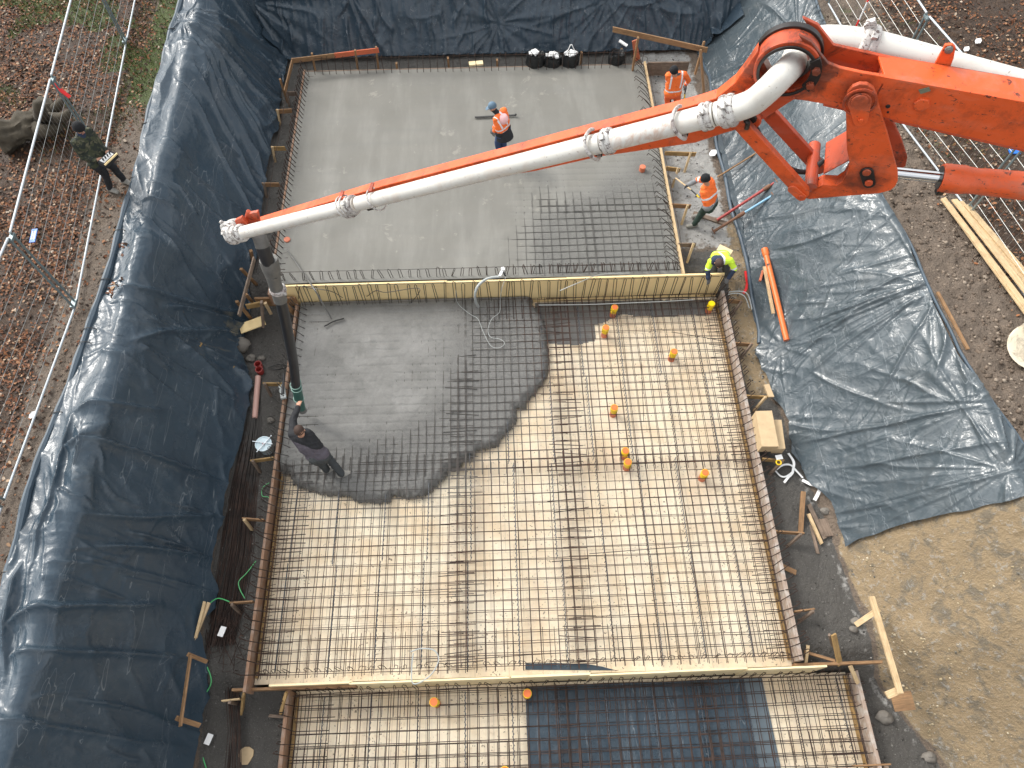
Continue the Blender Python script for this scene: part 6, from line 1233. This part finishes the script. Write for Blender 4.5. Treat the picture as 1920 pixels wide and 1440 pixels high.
# red spray line on the sand strip
pts = [(1398, 508), (1399, 520), (1401, 530), (1399, 542), (1394, 550)]; mb = MB()
for i in range(len(pts)-1):
    a = pg(*pts[i], .055); b = pg(*pts[i+1], .055); mb.beam(a, b, .06, .006)
tag(mb.build('spray_mark', M['redtape'], None, 0), 'red spray line on the sand behind the crouching worker', 'spray mark')
# rotting log behind the left fence
t = thing('fallen_log', px(40, 250, 2.2), 'dark rotting tree stump and log lying in the leaves behind the left fence', 'log')
pts = [(-8, 262), (30, 246), (62, 232), (88, 214), (108, 206)]; P_ = smooth_path([px(x, y, 2.30) for x, y in pts], 22)
mb = MB(); mb.tube(P_, [.30+.05*math.sin(i*.2) for i in range(len(P_))], 40)
c0_ = sum(P_, V())/len(P_); gv_ = np.array(mb.g); vv_ = np.array([tuple(v) for v in mb.v]); an_ = np.arctan2(gv_[:, 2], gv_[:, 1]); ct_ = np.repeat(np.array([tuple(p) for p in P_]), 40, 0)[:len(vv_)]
k_ = 1+.9*(fbm(vv_[:, 0]*2.6, vv_[:, 1]*2.6+vv_[:, 2]*3, 5, 5)-.5)+.30*(ridge(an_*5, gv_[:, 0]*2.0+an_, 8)-.5); vv_ = ct_+(vv_-ct_)*k_[:, None]*np.array([1, 1, .8]); mb.v = [tuple(v) for v in vv_]
o = mb.build('trunk', M['bark'], t, 80)
for (pp, rr) in (((( 78, 222, 2.4), (74, 205, 2.9), (70, 190, 3.1)), .13), (((92, 215, 2.3), (108, 198, 2.5), (120, 186, 2.5)), .10), (((95, 222, 2.4), (118, 220, 2.6), (134, 208, 2.7)), .11), (((60, 236, 2.3), (85, 246, 2.4), (112, 236, 2.3)), .15)):
    MB().tube(smooth_path([px(*p) for p in pp], 4), [rr*(1.2-.07*i) for i in range(9)], 9).build('branch', M['bark'], t, 80)
# cement-crusted disc at the right edge
c = px(1942, 652, 2.2); t = thing('drum_lid', c, 'cement crusted cream metal dish cut by the right photo edge', 'metal dish'); mb = MB(); ax = V((-.25, -.15, 1)).normalized()
M['crust'] = m_paint('cement crusted metal', (.62, .55, .42), (.12, .10, .08), .8, (.5, .4, .28), .8, 2.0)
mb.lathe(c, ax, [(.02, -.12), (.30, -.10), (.44, 0), (.46, .04), (.42, .05), (.28, -.04), (.02, -.06)], 28).build('dish', M['crust'], t, 60); MB().beam(c+V((-.14, .36, .10)), c+V((.25, .36, .12)), .16, .07).build('lug', M['crust'], t, 0, .01)
# white litter bits
for (x, y, s, lab) in ((1834, 22 + 55, .08, 'white paper scrap on leaves right of the white pipe'), (1812, 92, .07, 'second white scrap on leaves near the orange pipe bracket'), (62, 778, .06, 'tiny white scrap beside the bottom rail of the left fence'), (1337, 287, .10, 'white scrap at the edge of the right sheet under the boom'), (1700, 965, .06, 'white scrap at the lower hem of the right sheet')):
    p = pg(x, y, .06); tag(MB().prism([p+V((s*math.cos(a)*(1+.4*math.sin(a*2)), s*1.3*math.sin(a), .02*math.sin(a*3))) for a in [i*math.pi/4 for i in range(8)]], (0, 0, .01)).build('paper_scrap', M['whitep'], None, 0), lab, 'paper', 'white litter scraps')
# ================================================================ LEAVES, GRASS, PEBBLES (stuff)
def scatter(name, X, Y, Zf, size, mat, kind='leaf', seed=1, asp=.7):
    r = np.random.RandomState(seed); n = len(X); a = r.rand(n)*6.283; s = size*(.55+.9*r.rand(n)); Z = Zf
    tx = r.normal(0, .38, n); ty = r.normal(0, .38, n); cx, sx = np.cos(a), np.sin(a); out = np.zeros((n, 6, 3))
    loc = [(-.5, 0, 0), (-.15, .5*asp, .12), (.35, .38*asp, .10), (.6, 0, 0), (.3, -.42*asp, .12), (-.2, -.48*asp, .08)]
    if kind == 'blade': loc = [(-.05, 0, 0), (.05, 0, 0), (.06, .2, .5), (.03, .45, 1.0), (-.01, .40, .95), (-.05, .15, .5)]
    for i, (lx, ly, lz) in enumerate(loc):
        lx2 = lx*s; ly2 = ly*s; out[:, i, 0] = X+lx2*cx-ly2*sx; out[:, i, 1] = Y+lx2*sx+ly2*cx; out[:, i, 2] = Z+lz*s*(1 if kind == 'blade' else .9)+(tx*lx2+ty*ly2)*(kind != 'blade')
    f = np.array([[0, 1, 2, 3], [0, 3, 4, 5]]) if kind != 'blade' else np.array([[0, 1, 2, 5], [5, 2, 3, 4]])
    F_ = (np.arange(n)[:, None, None]*6+f[None]).reshape(-1, 4)
    me = bpy.data.meshes.new(name); me.vertices.add(n*6); me.vertices.foreach_set('co', out.reshape(-1).astype(np.float32)); me.loops.add(F_.size); me.loops.foreach_set('vertex_index', F_.reshape(-1).astype(np.int32)); me.polygons.add(len(F_)); me.polygons.foreach_set('loop_start', (np.arange(len(F_))*4).astype(np.int32)); me.update(calc_edges=True)
    at = me.attributes.new('rnd', 'FLOAT', 'POINT'); at.data.foreach_set('value', np.repeat(r.rand(n), 6).astype(np.float32)); me.materials.append(mat)
    o = bpy.data.objects.new(name, me); COL.objects.link(o); return o
def pick(n, x0, x1, y0, y1, dens, seed):
    r = np.random.RandomState(seed); X = x0+(x1-x0)*r.rand(n); Y = y0+(y1-y0)*r.rand(n); k = r.rand(n) < dens(X, Y); return X[k], Y[k]
def clodz(X, Y, a=.05): return TZ(X, Y)+(fbm(X*5, Y*5, 21, 5)-.5)*a
dl = lambda X, Y: sstep(-7.75, -8.6, X)*(.25+.75*sstep(.35, .6, fbm(X*.9, Y*.9, 66)))*(1-.35*(fbm(X*.5, Y*.4, 31) > .5)*sstep(11.5, 15.5, Y))
X, Y = pick(90000, -15, -7.6, 1, 20.5, dl, 3); X2, Y2 = pick(3000, -8.6, -7.55, 1, 19, lambda x, y: .3+0*x, 4); X = np.r_[X, X2]; Y = np.r_[Y, Y2]
tag(scatter('leaf_litter', X, Y, clodz(X, Y)+.012, .054, M['leaf'], 'leaf', 5), 'brown fallen oak leaves covering the ground behind the left fence', 'leaves', kind='stuff')
dr = lambda X, Y: sstep(.3, 1.6, X-xr1(Y)-.6)*(.15+.85*sstep(.35, .62, fbm(X*.8, Y*.8, 12)))
X, Y = pick(34000, 8, 15.5, 4, 20.5, dr, 13); tag(scatter('leaf_litter', X, Y, clodz(X, Y, .15)+.02, .055, M['leaf'], 'leaf', 6), 'brown fallen leaves among the soil behind the right fence', 'leaves', kind='stuff')
# a few leaves blown on to the left sheet crest
lx, ly = [], []
for (x, y, s, n) in ((232, 460, 22, 16), (225, 530, 24, 26), (215, 548, 14, 14), (262, 420, 16, 12), (200, 600, 12, 6), (150, 700, 20, 6), (285, 300, 12, 7), (272, 250, 8, 4), (135, 812, 8, 3), (240, 405, 14, 10)):
    for k in range(n): p = pg(x+rng.gauss(0, s*.5), y+rng.gauss(0, s*.5), .12); lx.append(p.x); ly.append(p.y)
lx = np.array(lx); ly = np.array(ly); tag(scatter('blown_leaves', lx, ly, TZ(lx, ly)+.06+exL(lx, ly), .08, M['leaf'], 'leaf', 7), 'scattered orange-brown leaves blown on to the crest of the left sheet', 'leaves', kind='stuff')
dg_ = lambda X, Y: (fbm(X*.5, Y*.4, 31) > .5)*sstep(11.0, 15.5, Y)*(X < -8)*.8+(X > -8.6)*(X < -7.65)*sstep(12.3, 14, Y)*.5*(fbm(X*2, Y*2, 9) > .45)
X, Y = pick(60000, -14.5, -7.65, 10, 20.5, dg_, 21); tag(scatter('grass', X, Y, clodz(X, Y), .075, M['blade'], 'blade', 8), 'green grass tufts along the top left corner', 'grass', kind='stuff')
X, Y = pick(9000, 8, 15.5, 11, 20.5, lambda x, y: .4*(fbm(x*.6, y*.6, 8) > .52)*sstep(.6, 1.5, x-xr1(y)), 22); tag(scatter('grass', X, Y, clodz(X, Y, .15), .08, M['blade'], 'blade', 9), 'sparse grass among leaves behind the right fence', 'grass', kind='stuff')
def pebbles(name, X, Y, Z, s0, mat, seed):
    r = np.random.RandomState(seed); n = len(X); oc = np.array([(1, 0, 0), (0, 1, 0), (-1, 0, 0), (0, -1, 0), (0, 0, .75), (0, 0, -.5)], float); ff = np.array([(0, 1, 4), (1, 2, 4), (2, 3, 4), (3, 0, 4), (1, 0, 5), (2, 1, 5), (3, 2, 5), (0, 3, 5)])
    s = s0*(.4+r.rand(n)**3*2.2); a = r.rand(n)*6.28; j = 1+.5*(r.rand(n, 6, 3)-.5); v = oc[None]*j*s[:, None, None]; c, q = np.cos(a)[:, None], np.sin(a)[:, None]
    vx = v[..., 0]*c-v[..., 1]*q+X[:, None]; vy = v[..., 0]*q+v[..., 1]*c+Y[:, None]; vz = v[..., 2]+Z[:, None]; out = np.stack([vx, vy, vz], -1); F_ = (np.arange(n)[:, None, None]*6+ff[None]).reshape(-1, 3)
    me = bpy.data.meshes.new(name); me.vertices.add(n*6); me.vertices.foreach_set('co', out.reshape(-1).astype(np.float32)); me.loops.add(F_.size); me.loops.foreach_set('vertex_index', F_.reshape(-1).astype(np.int32)); me.polygons.add(len(F_)); me.polygons.foreach_set('loop_start', (np.arange(len(F_))*3).astype(np.int32)); me.update(calc_edges=True)
    at = me.attributes.new('rnd', 'FLOAT', 'POINT'); at.data.foreach_set('value', np.repeat(r.rand(n), 6).astype(np.float32)); me.materials.append(mat); o = bpy.data.objects.new(name, me); COL.objects.link(o); return o
M['pebble'] = m_leaf('gravel stones', [(0, (.035, .032, .028)), (.6, (.10, .095, .085)), (1, (.26, .25, .23))]); M['soil'] = m_leaf('soil clods', [(0, (.05, .036, .024)), (.7, (.15, .11, .08)), (1, (.28, .23, .18))]); M['sandc'] = m_leaf('sand clods', [(0, (.12, .11, .09)), (.6, (.33, .26, .15)), (1, (.52, .45, .33))])
inb = lambda x, y: ((x > BX0-.1) & (x < BX1+.1) & (y < 1.5)) | ((x > MX0-.1) & (x < MX1+.1) & (y >= 1.5) & (y < 9.75)) | ((x > UX0-.1) & (x < UX1+.1) & (y >= 9.75))
X, Y = pick(16000, -6.2, 7.6, -1.2, 17.8, lambda x, y: (~inb(x, y))*(x > xl0(y)-.15)*(x < xr0(y)+.1)*1.0, 31); tag(pebbles('gravel', X, Y, TZ(X, Y)+(fbm(X*5, Y*5, 21, 5)-.5)*.05, .012, M['pebble'], 1), 'fine dark gravel on the pit floor around the bays', 'gravel', kind='stuff')
X, Y = pick(16000, 7.8, 12, 1, 16, lambda x, y: sstep(0, .2, x-xr1(y)-.1)*(1-.7*sstep(1.2, 2.5, x-xr1(y))), 32); tag(pebbles('soil_clods', X, Y, clodz(X, Y, .15), .022, M['soil'], 2), 'lumpy brown soil clods along the top of the right bank', 'soil', kind='stuff')
X, Y = pick(4500, 6.6, 11, -1.2, 3.9, lambda x, y: sstep(0, .3, x-xr0(y))*sstep(.45, .6, fbm(x*1.5, y*1.5, 5)), 33); tag(pebbles('sand_clods', X, Y, TZ(X, Y)+(fbm(X*5, Y*5, 21, 5)-.5)*.13+.10*(fbm(X*1.1, Y*1.1, 77)-.5), .014, M['sandc'], 3), 'lumps of earth scattered over the sandy slope', 'soil', kind='stuff')
X, Y = pick(2600, -8.5, -7.5, 1, 19, lambda x, y: .8+0*x, 34); tag(pebbles('path_stones', X, Y, clodz(X, Y), .014, M['soil'], 4), 'small stones on the worn path beside the left fence', 'gravel', kind='stuff')
